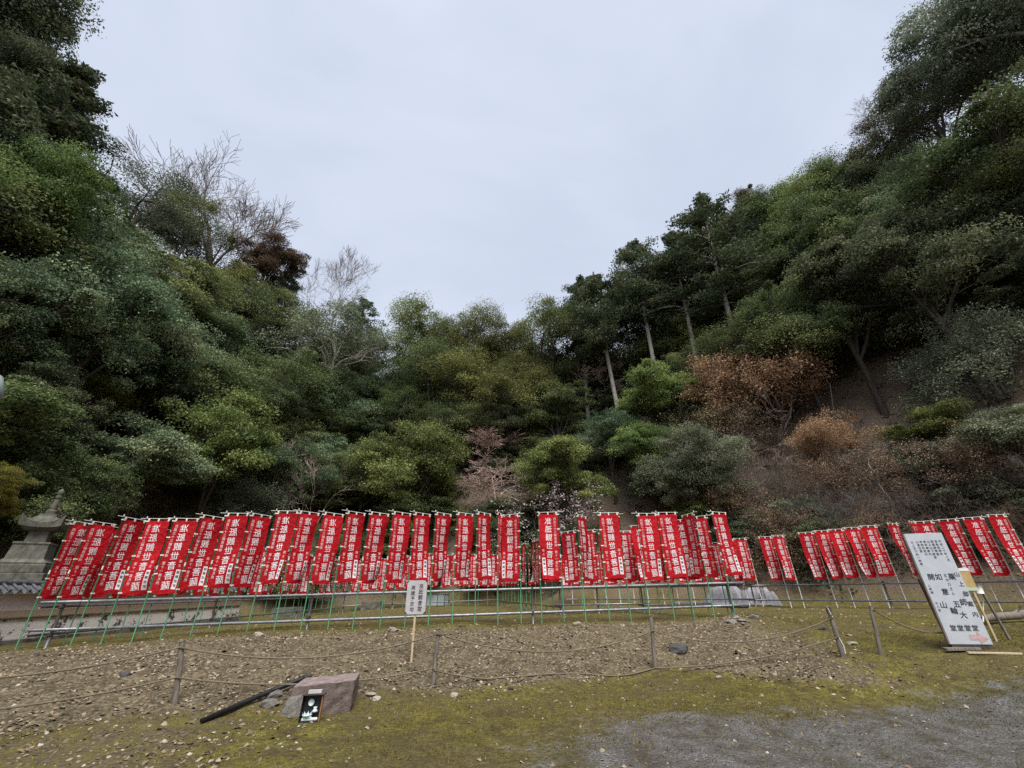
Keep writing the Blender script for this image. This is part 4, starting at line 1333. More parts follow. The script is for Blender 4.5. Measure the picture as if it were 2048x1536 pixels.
for i, (px, top, w, dist, k) in enumerate(TH):
    near_b = int(np.argmin([abs(px - q[0]) for q in WP]))
    hgt = 'high up' if top < 860 else ('halfway up' if top < 950 else 'low')
    lab = f'{("brown", "grey", "pinkish")[k]} dry bush {hgt} behind the {ORD[len(WP) - 1 - near_b]} white-poled banner from the notice board' if px > 1390 else f'{("brown", "grey", "pinkish")[k]} dry bush on the bare earth bank behind the plum tree'
    for alt in (hgt, 'just above the poles', 'a little higher', 'topmost', 'deep'):
        lab2 = lab.replace(hgt + ' behind', alt + ' behind')
        if lab2 not in TUSED: break
    lab = lab2; TUSED.add(lab)
    if i % 4 == 3 or top >= 1000:
        T(px, top + 10, w * .8, dist, 'bush', i, ('leaf_dark', 'leaf_grey')[i % 2], lab.replace('dry bush', 'shaded bush').replace('brown ', 'dark ').replace('pinkish ', 'dark '), 'dark bushes in the thicket')
        if top < 1000: continue
    T(px, top, w, dist, 'scrub', k, 'leaf_dry' if i % 3 == 0 else None, lab, 'dry bushes of the thicket')

T(1900, 885, 95, 22, 'scrub', 0, 'leaf_orange', 'bush hung with orange-brown withered fronds in the thicket', 'dry bushes of the thicket')

# the rest of the wood: trees between the ones above, none breaking the skyline
SKY = [(-200, 60), (0, 60), (140, 150), (240, 320), (330, 420), (430, 520), (560, 560), (640, 640), (780, 700), (900, 690), (1130, 690), (1250, 560), (1340, 520), (1420, 470), (1500, 470), (1640, 385), (1760, 280), (1860, 110), (2300, 0)]
fg = random.Random(77)
USED = set()
CUT = {'with', 'at', 'beside', 'below', 'above', 'behind', 'in', 'that', 'standing', 'under', 'between', 'on', 'right', 'hanging', 'half', 'spreading', 'full', 'peeping', 'directly', 'next', 'just', 'rising', 'and', 'left', 'left,', 'to', 'from', 'of'}


def short(lab):
    w = lab.replace(',', '').split()
    k = next((i for i, q in enumerate(w) if i >= 2 and q in CUT), len(w))
    return ' '.join(w[:min(k, 7)])


KIND = [('broad', 'leaf_dark'), ('broad', 'leaf_mid'), ('layer', 'leaf_dark'), ('broad', 'leaf_blue'), ('dome', 'leaf_mid'), ('layer', 'leaf_mid'), ('broad', 'leaf_dark')]
WORDS = {'leaf_dark': 'dark green', 'leaf_mid': 'mid green', 'leaf_blue': 'blue-green', 'leaf_cedar': 'dark'}
nfill = 0
for ix in range(-16, 19):
    for iy in range(0, 22):
        x = ix * 3.1 + fg.uniform(-1.1, 1.1); y = 5 + iy * 3.1 + fg.uniform(-1.1, 1.1)
        d = float(poly_dist(np.array([x]), np.array([y]))[0])
        if d < .8 or d > 24: continue
        px, py = to_px((x, y, hz(x, y) + 3))
        if not (-260 < px < 2300): continue
        on_right = px > 1390 and d < (13.5 if 1600 < px < 1900 else 9.5)
        earth = 1165 < px < 1315 and d < 9
        if on_right or earth: continue
        H = fg.uniform(8.5, 12.5) if d > 3 else fg.uniform(3.5, 6.5)
        lim = np.interp(px, [s[0] for s in SKY], [s[1] for s in SKY])
        r0 = math.hypot(x, y)
        for (npx, ntop, nw, nr, nl, w0) in NAMED:
            if r0 < nr - .5 and abs(npx - px) < w0 * .5 + 45: lim = max(lim, min(ntop + nw * .85, 1010))
        lim += fg.uniform(-10, 70)
        while H > 1.8 and to_px((x, y, hz(x, y) + H))[1] < lim: H -= .4
        if H < 2.2: continue
        ridge = d > 14 and -14 < x < 24
        if ridge: kd, lf = fg.choice((('cedar', 'leaf_cedar'), ('broad', 'leaf_dark'), ('dome', 'leaf_mid')))
        elif H < 4: kd, lf = 'bush', fg.choice(('leaf_dark', 'leaf_mid', 'leaf_dark', 'leaf_blue'))
        else: kd, lf = fg.choice(KIND)
        near_ = 'behind the plaster wall' if px < 700 else ('behind the back row of banners' if px < 1330 else 'behind the white-poled banners')
        what = 'narrow dark conifer' if kd == 'cedar' else f'{WORDS[lf]} ' + ('shrub' if kd == 'bush' else 'evergreen')
        tpx = to_px((x, y, hz(x, y) + H))
        lab = None
        for (npx, ntop, nw, nr, nl, w0) in sorted(NAMED, key=lambda q: (q[0] - tpx[0]) ** 2 + (q[1] + q[2] * .4 - tpx[1]) ** 2)[:9]:
            rel = 'below' if tpx[1] > ntop + nw * .5 else ('above' if tpx[1] < ntop - nw * .2 else ('to the right of' if tpx[0] > npx else 'to the left of'))
            cand = f'{what} partly hidden {rel} the {short(nl)}'
            if cand not in USED and len(cand.split()) <= 16: lab = cand; break
        if lab is None: lab = f'{what} crowded among others on the wooded slope {near_}'
        USED.add(lab)
        tree(kd, fg.randrange(5), lf, x, y, H, (H * fg.uniform(.8, 1.0) if kd != 'cedar' else H * .34) * (1.6 if kd == 'bush' else 1), lab, 'other trees of the wood ' + near_)
        nfill += 1
for i in range(15):
    x, y = -13 + i * 3.0 + fg.uniform(-.8, .8), 47.5 + fg.uniform(-1.5, 1.5)
    px, py = to_px((x, y, hz(x, y) + 2))
    if 880 < px < 1000 or not 600 < px < 1500: continue
    tree('bush', i, 'leaf_dark', x, y, 4.2 + fg.random() * 1.5, 5.5, f'{ORD[i]} dark shrub along the crest between the trunks counting from the lowest skyline', 'shrubs along the crest')
print('FILL', nfill)

# low growth that covers the slopes between the trunks
def undergrowth(n, seed):
    g = np.random.default_rng(seed)
    x = g.uniform(-42, 46, n); y = g.uniform(2, 58, n)
    d = poly_dist(x, y)
    w = sst(.2, 1.5, d) * sst(24, 19, d)
    c = CM.T @ np.stack([x, y, height(x, y) - EYE], 0)
    px = 1024 + FPX * c[0] / np.maximum(-c[2], .1)
    w = w * np.where((px > 1165) & (px < 1315) & (d < 9), .05, 1) * np.where((px > 1600) & (px < 1950) & (d > 6) & (d < 13), .12, 1)
    w = w * (.35 + .65 * (vnoise(x * .5, y * .5, 51) > -.25))
    k = (g.random(n) < w) & (c[2] < 0)
    x, y = x[k], y[k]; n = len(x)
    C = np.stack([x, y, height(x, y) + .25], 1)
    v, f, t = clump_leaves(C, g.uniform(.3, .75, n), 26, .8, .20, .5, g, up=.4)
    return v, f, t


v, f, t = undergrowth(15000, 52)
add('undergrowth', np_mesh('undergrowth', v, f, M['leaf_dark'], dict(tint=t)), kind='stuff')

# ------------------------------------------------------------------ rope fence at the front of the bank
def post_at(foot, top, rad, label, dark_foot=False, hook=False):
    p = ground_hit(*foot)
    d = ray(*top)
    # the top lies at the same range as the foot
    s = (np.hypot(p[0], p[1])) / np.hypot(d[0], d[1])
    q = np.array([d[0] * s, d[1] * s, EYE + d[2] * s])
    L = np.linalg.norm(q - p)
    ax = (q - p) / L
    root = empty('rope_fence_post', tuple(p), label=label, cat='post', group='wooden posts of the rope fence')
    g = random.Random(int(foot[0]))
    t = np.array([-.2, 0, .25, .5, .75, .97, 1.0])
    pts = np.outer(t * L, ax) + np.array([[g.uniform(-.006, .006), g.uniform(-.006, .006), 0] for _ in t])
    r = rad * np.array([1.05, 1.05, 1.0, .98, .95, .93, .80])
    add('stake', MB().tube(pts, r, 9).mesh('stake', M['wood_grey'], True), root)
    if dark_foot:
        add('sleeve', MB().tube([ax * -.02, ax * L * .32], rad * 1.13, 9).mesh('sleeve', M['black'], True), root)
    return p, q, L, ax, root


P1 = post_at((348, 1411), (365, 1282), .042, 'weathered fence post nearest the black pipe and stone block')
P2 = post_at((866, 1370), (877, 1257), .040, 'upright fence post beside the staked grey signboard')
P3 = post_at((1310, 1339), (1302, 1233), .040, 'fence post in the middle of the gravel bank with nothing beside it')
P4 = post_at((1686, 1313), (1656, 1214), .045, 'leaning fence post with a loop of wire at its top')
P5 = post_at((1762, 1311), (1741, 1212), .034, 'thin fence post with a black foot between the leaning post and notice board')


def rope(a, b, sag, label, rad=.0135):
    n = 15
    t = np.linspace(0, 1, n)
    pts = np.array(a)[None] * (1 - t[:, None]) + np.array(b)[None] * t[:, None]
    pts[:, 2] -= sag * 4 * t * (1 - t)
    for i in range(1, n - 1): pts[i, 2] = max(pts[i, 2], hz(pts[i, 0], pts[i, 1]) + rad)
    o = pts[0].copy()
    add('rope', MB().tube(pts - o, rad, 6).mesh('rope', M['rope'], True), loc=tuple(o), label=label, cat='rope', group='ropes strung between the fence posts')


def on(p, f):
    return p[0] + p[3] * p[2] * f + np.array([0, -.045, 0])


def far(px, py, dist):
    d = ray(px, py); h = math.hypot(d[0], d[1])
    return np.array([d[0] / h * dist, d[1] / h * dist, EYE + d[2] / h * dist])


dP1 = np.hypot(*P1[0][:2])
rope(far(-60, 1360, dP1 - .3), on(P1, .90), .06, 'upper rope running off the picture edge from the post nearest the stone block')
rope(far(-60, 1425, dP1 - .3), on(P1, .42), .04, 'lower rope running off the picture edge from the post nearest the stone block')
rope(on(P1, .90), on(P2, .90), .24, 'upper rope behind the stone block and black pipe')
rope(on(P1, .42), on(P2, .28), .15, 'lower rope that passes behind the stone block')
rope(on(P2, .90), on(P3, .72), .32, 'upper rope hanging across the middle of the gravel bank')
rope(on(P2, .24), on(P3, .02), .22, 'lower rope that touches the gravel below the middle of the bank')
rope(on(P3, .72), on(P4, .78), .30, 'upper rope tied to the leaning post')
rope(on(P3, .02), on(P4, .38), .12, 'lower rope rising to the leaning post')
rope(on(P5, .93), far(1905, 1262, 12.4), .16, 'slack rope from the thin post to the notice board')
_w = [on(P4, .80) + np.array([math.cos(a) * .05 - .04, -.01, .09 + math.sin(a) * .08]) for a in np.linspace(0, 6.0, 14)]
add('wire', MB().tube(np.array(_w) - P4[0], .006, 5).mesh('wire', M['black']), P4[4])
_w = [on(P4, .78) - P4[0], on(P4, .98) + np.array([-.05, 0, .03]) - P4[0]]
add('cord', MB().tube(_w, .008, 5).mesh('cord', M['tie']), P4[4])
_w = [on(P4, .38) - P4[0], on(P4, .22) + np.array([.03, -.02, 0]) - P4[0], on(P4, .06) + np.array([.02, -.02, 0]) - P4[0]]
add('cord', MB().tube(_w, .008, 5).mesh('cord', M['tie']), P4[4])


def text_mesh(name, parts, mat, y=-.002):
    """Flat writing in the XZ plane, facing -Y."""
    V, F, n = [], [], 0
    for (v2, fs) in parts:
        V.append(np.stack([v2[:, 0], np.full(len(v2), y), v2[:, 1]], 1)); F += [[k + n for k in q] for q in fs]; n += len(v2)
    me = bpy.data.meshes.new(name)
    me.from_pydata(np.concatenate(V).tolist(), [], F); me.materials.append(mat); me.update()
    return me


def prism(poly, t, name, mat):
    """Extruded outline in the XZ plane; thickness along +Y."""
    n = len(poly)
    v = [(x, 0, z) for x, z in poly] + [(x, t, z) for x, z in poly]
    f = [list(range(n)), [n + k for k in range(n)][::-1]] + [[(k + 1) % n, k, n + k, n + (k + 1) % n] for k in range(n)]
    me = bpy.data.meshes.new(name); me.from_pydata(v, [], f); me.materials.append(mat); me.update()
    return me


# ------------------------------------------------------------------ staked signboard on the bank
p = ground_hit(822, 1326)
d = ray(836, 1194); s = np.hypot(p[0], p[1]) / np.hypot(d[0], d[1]); bc = EYE + d[2] * s
sg = empty('signboard', tuple(p), .05, label='small grey signboard with cut corners on a pale wooden stake', cat='sign')
hb = bc - p[2]
add('stake', MB().cbox((.0, .02, hb / 2 - .1), (.042, .028, hb + .35), .003).mesh('stake', M['wood_pale']), sg)
w_, h_, c_ = .205, .31, .055
board = add('board', prism([(-w_ + c_, -h_), (w_ - c_, -h_), (w_, -h_ + c_), (w_, h_ - c_), (w_ - c_, h_), (-w_ + c_, h_), (-w_, h_ - c_), (-w_, -h_ + c_)], .014, 'board', M['grey_board']), sg, loc=(0, -.012, hb))
add('backing', prism([(-w_ - .006, -h_ + .01), (w_ + .006, -h_ + .01), (w_ + .006, h_ - .01), (-w_ - .006, h_ - .01)], .008, 'backing', M['wood_dark']), sg, loc=(0, .003, hb))
add('lettering', text_mesh('lettering', [glyphs('准胝観音堂', .098, .085, .20, .103, .012, .08), glyphs('再建予定地', .090, -.075, .17, .098, .012, .08)], M['print_black']), board)

# ------------------------------------------------------------------ white notice board
p = ground_hit(1950, 1303)
nb = empty('notice_board', tuple(p), R(-12), label='tall white notice board with black writing and a faded red arrow', cat='sign')
W2_, H2_ = .66, 1.92
pan = add('panel', MB().cbox((0, .012, .10 + H2_ / 2), (W2_, .022, H2_), .003).mesh('panel', M['white_board']), nb)
add('edge', MB().box((-W2_ / 2 - .012, .03, .10 + H2_ / 2), (.022, .05, H2_)).mesh('edge', M['wood_grey']), nb)
L_ = []
TP = .10 + H2_
L_ += [glyphs('山上御案内', .095, .265, TP - .76, .17, .012, .1)]
L_ += [glyphs('薬', .122, .165, TP - .80, .1, .012, .1), glyphs('師', .122, .165, TP - 1.24, .1, .012, .1), glyphs('堂', .106, .165, TP - 1.66, .1, .012, .1)]
L_ += [glyphs('五大力さん', .062, .065, TP - .78, .078, .005, .1), glyphs('五', .122, .045, TP - 1.27, .1, .012, .1), glyphs('大', .122, .075, TP - 1.45, .1, .012, .1), glyphs('堂', .106, .050, TP - 1.66, .1, .012, .1)]
L_ += [glyphs('如', .122, -.055, TP - .80, .1, .012, .1), glyphs('意', .122, -.055, TP - 1.06, .1, .012, .1), glyphs('輪', .122, -.045, TP - 1.38, .1, .012, .1), glyphs('堂', .106, -.065, TP - 1.66, .1, .012, .1)]
L_ += [glyphs('開', .122, -.18, TP - .80, .1, .012, .1), glyphs('山', .122, -.175, TP - 1.28, .1, .012, .1), glyphs('堂', .106, -.18, TP - 1.66, .1, .012, .1)]
add('lettering', text_mesh('lettering', L_, M['print_black'], -.002), pan)
S_ = []
for cx, tx in ((.235, '平成二十年八月'), (.165, '准胝堂焼失'), (.100, '再建御寄進'), (.035, '山上山下諸堂'), (-.030, '参拝御案内'), (-.095, '寺務所受付'), (-.160, '山道注意'), (-.250, '山上まで約一時間')):
    S_.append(glyphs(tx, .050, cx, TP - .16, .058, .006, .05))
S_ += [glyphs('上醍醐', .045, -.275, TP - .95, .06, .004, .05), glyphs('女人堂', .045, -.275, TP - 1.25, .06, .004, .05)]
add('small_lettering', text_mesh('small_lettering', S_, M['print_black'], -.002), pan)
arw = [(.02, .17), (.02, .255), (.15, .255), (.15, .30), (.295, .19), (.15, .115), (.15, .17)]
add('arrow', prism(arw, .003, 'arrow', M['arrow']), pan, loc=(0, -.003, 0))
add('leg', MB().cbox((-.30, .10, .55), (.05, .06, 1.3), .004, Matrix.Rotation(-.10, 3, 'Y') @ Matrix.Rotation(.09, 3, 'X')).mesh('leg', M['wood_dark']), nb)
add('leg', MB().cbox((.27, .13, .50), (.05, .06, 1.2), .004, Matrix.Rotation(.09, 3, 'X')).mesh('leg', M['wood_dark']), nb)
add('base_board', MB().cbox((0, .06, .05), (W2_ * .95, .10, .09), .006).mesh('base_board', M['wood_dark']), nb)
add('foot', MB().cbox((-.20, -.02, .03), (.60, .10, .05), .006, Matrix.Rotation(R(8), 3, 'Z')).mesh('foot', M['wood_grey']), nb)
q = ground_hit(1990, 1310)
add('plank', MB().cbox((0, 0, .02), (.75, .06, .03), .004).mesh('plank', M['wood_pale']), loc=tuple(q), rot=(0, 0, R(-18)), label='pale plank lying on the moss in front of the notice board', cat='plank')

# things beside the notice board
p = ground_hit(1995, 1283)
yb = empty('yellow_placard', tuple(p), R(-12), label='yellow placard with a pale green foot on a wooden stake beside the notice board', cat='sign')
add('stake', MB().cbox((0, .02, .55), (.035, .03, 1.5), .003).mesh('stake', M['wood_pale']), yb)
ya = add('card', MB().cbox((-.08, 0, 1.08), (.32, .012, .42), .003).mesh('card', M['beige']), yb)
add('border', MB().box((-.08, -.007, .90), (.32, .004, .055)).mesh('border', mat_noise('pale_green', (.42, .55, .38), (.5, .62, .46), 5, .6, 0)), ya)
add('border', MB().box((-.08, -.007, 1.26), (.32, .004, .05)).mesh('border', M['print_white']), ya)
p = ground_hit(2016, 1280)
ws = empty('wooden_stake', tuple(p), label='brown stake with a white cap and a white brace behind the notice board', cat='stake')
add('shaft', MB().cbox((0, 0, .35), (.04, .04, .95), .004, Matrix.Rotation(R(-6), 3, 'Y')).mesh('shaft', M['wood_grey']), ws)
add('cap', MB().tube([(-.10, 0, .80), (-.085, 0, .98)], .055, 10).mesh('cap', M['pole_white'], True), ws)
add('brace', MB().tube([(-.30, .02, .30), (-.06, .02, .74)], .012, 6).mesh('brace', M['pole_white'], True), ws)
p = ground_hit(2020, 1246)
lg = empty('log', tuple(p), R(14), label='pale barkless log lying behind the notice board', cat='log')
add('stem', MB().tube([(-.9, 0, .10), (-.3, .05, .13), (.4, 0, .15), (1.1, .1, .22)], [.07, .085, .09, .06], 9).mesh('stem', M['wood_grey'], True), lg)
add('branch_stub', MB().tube([(.3, 0, .18), (.45, -.1, .34)], [.035, .02], 7).mesh('branch_stub', M['wood_grey'], True), lg)

# ------------------------------------------------------------------ stone block, box and pipe in the foreground
a_ = ground_hit(577, 1432); b_ = ground_hit(697, 1425)
sc_ = np.linalg.norm(b_[:2] - a_[:2])
ang = math.atan2(b_[1] - a_[1], b_[0] - a_[0])
sb = empty('stone_block', tuple((a_ + b_) / 2 - np.array([0, 0, .02])), ang, label='big cut stone block with a pink mottled top lying at the foot of the bank', cat='stone')
gb = random.Random(3)
def block(w, d, h, sh, nx=7, ny=5, nz=4, amp=.009):
    V, idx, F = [], {}, []
    def vid(i, j, k):
        if (i, j, k) not in idx:
            x = (i / nx - .5) * w; y = j / ny * d; z = k / nz * h
            e = (i in (0, nx)) + (j in (0, ny)) + (k == nz)
            rr = amp * (.5 + .5 * (e > 0))
            x += gb.uniform(-rr, rr) - (.010 * (1 if i == nx else -1) if e > 1 and i in (0, nx) else 0)
            y += gb.uniform(-rr, rr); z += gb.uniform(-rr, rr) * (.6 if k else 0) - (.012 if e > 1 and k == nz else 0)
            x += sh[0] * z + (-.06 * (1 - k / nz) if i == 0 else 0); y += sh[1] * z
            z *= 1 + .10 * (i / nx - .5)
            idx[(i, j, k)] = len(V); V.append((x, y, z))
        return idx[(i, j, k)]
    for i in range(nx):
        for j in range(ny):
            F.append([vid(i, j, nz), vid(i + 1, j, nz), vid(i + 1, j + 1, nz), vid(i, j + 1, nz)])
    for k in range(nz):
        for i in range(nx):
            F.append([vid(i, 0, k), vid(i + 1, 0, k), vid(i + 1, 0, k + 1), vid(i, 0, k + 1)]); F.append([vid(i + 1, ny, k), vid(i, ny, k), vid(i, ny, k + 1), vid(i + 1, ny, k + 1)])
        for j in range(ny):
            F.append([vid(0, j + 1, k), vid(0, j, k), vid(0, j, k + 1), vid(0, j + 1, k + 1)]); F.append([vid(nx, j, k), vid(nx, j + 1, k), vid(nx, j + 1, k + 1), vid(nx, j, k + 1)])
    me = bpy.data.meshes.new('block'); me.from_pydata(V, [], F); me.update()
    return me
hb_ = .47 * sc_
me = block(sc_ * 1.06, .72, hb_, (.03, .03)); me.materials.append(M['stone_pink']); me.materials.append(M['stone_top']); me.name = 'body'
for q in me.polygons: q.material_index = 1 if q.normal.z > .6 else 0  # upward-facing faces take a paler pink than the sides
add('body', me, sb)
me = block(sc_ * .42, .25, hb_ * .72, (.05, .20), 4, 3, 3, .02); me.materials.append(M['rock']); me.name = 'broken_face'
add('broken_face', me, sb, loc=(-sc_ * .36, -.10, -.02))

p = ground_hit(616, 1447)
bx = empty('display_box', (p[0], p[1], p[2] + .005), ang - .05, label='small open black box with pale lotus ornaments leaning on the stone block', cat='box')
tl = Matrix.Rotation(R(-6), 3, 'X')
bw, bh, bd = .30, .36, .10
bx.scale = (.82, .82, .82)
def bpart(nm, c, d, mat, par=None):
    return add(nm, MB().cbox(tuple(tl @ Vector(c)), d, .003, tl).mesh(nm, mat), par or bx)
bpart('back_panel', (0, bd, bh / 2), (bw, .012, bh), M['black'])
bpart('side_panel', (-bw / 2 - .006, bd / 2, bh / 2), (.012, bd, bh), M['black'])
bpart('side_panel', (bw / 2 + .008, bd / 2, bh / 2), (.016, bd, bh), M['wood_red'])['label'] = 'reddish brown wooden side panel'
bpart('base_panel', (0, bd / 2, .008), (bw, bd - .01, .016), M['black'])
bpart('lid', (0.01, bd / 2 - .01, bh + .012), (bw + .07, bd + .05, .022), M['wood_dark'])
bpart('tray', (.015, bd / 2, bh + .050), (bw * .72, bd * .8, .055), M['grey_board'])
orn = add('lotus_bowl', MB().lathe([(.02, .05), (.045, .055), (.075, .085), (.082, .10), (.07, .10)], 12, (-.05, .05, .0)).mesh('lotus_bowl', M['ceramic'], True), bx)
pm = MB()
for k in range(8):
    a = k * .785
    pm.put([(-.05 + math.cos(a - .3) * .06, .05 + math.sin(a - .3) * .04, .09), (-.05 + math.cos(a + .3) * .06, .05 + math.sin(a + .3) * .04, .09), (-.05 + math.cos(a) * .088, .05 + math.sin(a) * .06, .135)], [(0, 1, 2)])
add('petal_ring', pm.mesh('petal_ring', M['ceramic']), orn)
add('vase', MB().lathe([(.035, .05), (.05, .075), (.03, .10), (.025, .14), (.032, .165), (.02, .165)], 12, (.065, .05, 0)).mesh('vase', M['ceramic'], True), bx)
add('disc', MB().tube([(-.02, .088, .255), (-.02, .07, .255)], .048, 14).mesh('disc', M['ceramic'], True), bx)
sc2 = bx.children[-1]; sc2.scale = (1, 1, .62); sc2.location = (0, 0, .095)
add('cloud_base', MB().cbox((0, .04, .033), (.26, .05, .045), .014).cbox((-.04, .035, .06), (.14, .05, .03), .01).mesh('cloud_base', M['ceramic']), bx)

a_ = ground_hit(400, 1449); e_ = ground_hit(612, 1368)
e_ = e_ + np.array([0, .05, .10])
pp = empty('drain_pipe', tuple(a_), label='long black pipe lying up the bank against the stone block', cat='pipe')
L_v = e_ - a_
add('tube', MB().tube([(0, 0, .03), L_v * .5 + np.array([0, 0, .03]), L_v], .036, 10).mesh('tube', M['black'], True), pp)
add('coupling', MB().tube([L_v * .93, L_v * 1.02], .046, 10).mesh('coupling', M['steel_dark'], True), pp)


# ------------------------------------------------------------------ single stones one can pick out
def rock_mesh(seed, flat=.5):
    g = np.random.default_rng(seed)
    import bmesh
    bm = bmesh.new(); bmesh.ops.create_icosphere(bm, subdivisions=2, radius=1.0)
    pl = [unit(g.normal(size=3)) for _ in range(9)]
    for v in bm.verts:
        c = np.array(v.co)
        for q in pl:
            s = c @ q - g.uniform(.55, .8)
            if s > 0: c = c - q * s
        v.co = Vector(c * np.array([1, .75, flat]))
    me = bpy.data.meshes.new('stone'); bm.to_mesh(me); bm.free()
    return me
RM = {}
for k in range(5):
    for mt in ('rock', 'rock_pale', 'rock_dark'):
        me = rock_mesh(200 + k, .35 + .1 * k); me.materials.append(M[mt]); RM[(k, mt)] = me


def stone(px, py, wpx, k, mt, label, group='loose stones on the ground', rz=0.0, sink=.2):
    p = ground_hit(px, py)
    if p is None: return
    c = CM.T @ (p - np.array([0, 0, EYE])); w = wpx * -c[2] / FPX / 2
    o = add('stone', RM[(k, mt)], loc=(p[0], p[1], p[2] + w * .15), rot=(0, 0, rz), label=label, cat='stone', group=group)
    o.scale = (w, w, w)
stone(1360, 1303, 44, 2, 'rock_dark', 'dark slab stone tilted on the bank beside the middle fence post', rz=-.2)
stone(1648, 1260, 24, 1, 'rock_dark', 'black stone at the foot of the leaning fence post')
stone(1706, 1289, 22, 0, 'rock_pale', 'flat pale stone between the leaning post and the thin post')
stone(1438, 1356, 15, 3, 'rock_pale', 'pale pointed stone on the moss edge below the lower rope')
stone(1022, 1380, 14, 4, 'rock_dark', 'small black stone on the gravel edge below the rope')
stone(910, 1394, 20, 2, 'rock_pale', 'pale flat stone on the gravel edge near the upright post')
stone(535, 1415, 46, 1, 'rock', 'grey stone under the black pipe')
stone(548, 1395, 34, 3, 'rock', 'rounded grey stone touching the black pipe')
stone(740, 1392, 26, 0, 'rock_pale', 'pale stone to the side of the stone block')
stone(755, 1400, 22, 2, 'rock_pale', 'whitish chip beside the stone block')
stone(250, 1354, 26, 2, 'rock_dark', 'dark stone on the gravel below the first banners')
stone(785, 1262, 24, 1, 'rock_pale', 'pale slab lying under the staked signboard rail')
stone(1155, 1250, 20, 3, 'rock_pale', 'pale slab at the foot of the front pipe rack')
stone(515, 1272, 26, 1, 'rock_pale', 'long pale stone under the front pipe rack')
gs = random.Random(9)
for i in range(30):
    if i < 16: px, py = gs.uniform(0, 1420), gs.uniform(1290, 1420)
    else: px, py = gs.uniform(1450, 2040), gs.uniform(1235, 1400)
    stone(px, py, gs.uniform(7, 13), gs.randrange(5), gs.choice(('rock', 'rock_pale', 'rock_pale')), 'light grey chip of stone lying loose on the gravel bank' if i < 16 else 'light grey chip of stone lying loose on the moss', rz=gs.uniform(0, 6))
for i in range(9):
    stone(1470 + gs.uniform(-20, 42), 1241 + gs.uniform(-5, 8), gs.uniform(12, 22), gs.randrange(5), 'rock', 'grey rubble piece heaped round the corner post of the front rack', rz=gs.uniform(0, 6))


# ------------------------------------------------------------------ plaster wall and stone tower
WX, WY0, WY1 = -13.35, 7.0, 22.0
wl_ = empty('plaster_wall', (WX, WY0, 0), label='long plaster boundary wall with peeling base and small tiled roof', cat='wall')


def plaster_mat(name, base, base2, stain, lim):
    m, n, l, p = new_mat(name)
    geo = n.new('ShaderNodeNewGeometry')
    t = n.new('ShaderNodeTexNoise'); t.inputs['Scale'].default_value = 1.6; t.inputs['Detail'].default_value = 9; t.inputs['Roughness'].default_value = .72
    mp = n.new('ShaderNodeMapping'); mp.inputs['Scale'].default_value = (1, 1.0, 1.4)
    l.new(geo.outputs['Position'], mp.inputs['Vector']); l.new(mp.outputs['Vector'], t.inputs['Vector'])
    r = n.new('ShaderNodeValToRGB'); r.color_ramp.elements[0].position = lim - .012; r.color_ramp.elements[1].position = lim + .012
    r.color_ramp.elements[0].color = (*stain, 1); r.color_ramp.elements[1].color = (*base, 1)
    e = r.color_ramp.elements.new(.8); e.color = (*base2, 1)
    l.new(t.outputs['Fac'], r.inputs['Fac']); l.new(r.outputs['Color'], p.inputs['Base Color'])
    p.inputs['Roughness'].default_value = .9
    b = n.new('ShaderNodeBump'); b.inputs['Strength'].default_value = .6; b.inputs['Distance'].default_value = .03
    l.new(t.outputs['Fac'], b.inputs['Height']); l.new(b.outputs['Normal'], p.inputs['Normal'])
    return m


Lw = WY1 - WY0
def wall_strip(nm, prof, mat):
    """Profile (x, z) swept along the wall."""
    n = len(prof); ny_ = 30
    V = [(x, Lw * j / ny_, z) for j in range(ny_ + 1) for (x, z) in prof]
    F = [[j * n + k, (j + 1) * n + k, (j + 1) * n + k + 1, j * n + k + 1] for j in range(ny_) for k in range(n - 1)]
    F += [list(range(n)), [ny_ * n + k for k in range(n)][::-1]]
    me = bpy.data.meshes.new(nm); me.from_pydata(V, [], F); me.materials.append(mat); me.update()
    return add(nm, me, wl_)


wall_strip('footing', [(.30, -.2), (.30, .62), (.27, .64), (-.3, .64), (-.3, -.2)], plaster_mat('footing', (.17, .165, .14), (.24, .235, .20), (.075, .075, .06), .45))
wall_strip('plinth', [(.25, .64), (.19, 1.10), (-.22, 1.10), (-.25, .64)], plaster_mat('peeling_plaster', (.66, .65, .61), (.74, .73, .69), (.085, .08, .072), .45))
wall_strip('ledge', [(.235, 1.10), (.24, 1.13), (.21, 1.15), (-.22, 1.15), (-.22, 1.10)], M['granite'])
wall_strip('body', [(.19, 1.15), (.17, 1.30), (-.17, 1.30), (-.19, 1.15)], plaster_mat('tan_plaster', (.38, .29, .19), (.44, .35, .25), (.24, .18, .12), .36))
wall_strip('upper_body', [(.17, 1.30), (.15, 1.70), (-.15, 1.70), (-.17, 1.30)], plaster_mat('pale_plaster', (.58, .56, .54), (.64, .62, .60), (.40, .34, .29), .38))
rf = wall_strip('roof', [(.32, 1.72), (.31, 1.75), (.0, 1.93), (-.31, 1.75), (-.32, 1.72)], M['tile'])
cap_me = MB().tube([(0, 0, 0), (0, Lw, 0)], .07, 10).mesh('ridge', M['tile'], True)
add('ridge', cap_me, rf, loc=(0, 0, 1.95))
ev = MB().lathe([(.0001, 0), (.062, 0), (.062, .03)], 12).mesh('eave_tile', M['tile'])
bt_ = MB().tube([(0, 0, 0), (-.30, 0, .175)], .035, 7).mesh('roof_tile', M['tile'], True)
tri = prism([(-.075, 0), (.075, 0), (.0, -.075)], .012, 'eave_plaster', M['tile_plaster'])
for k in range(75):
    yy = .12 + k * .24
    if yy > Lw: break
    add('roof_tile', bt_, rf, loc=(.325, yy, 1.765))
    add('eave_tile', tri, rf, loc=(.335, yy + .12, 1.755), rot=(0, 0, R(90)))

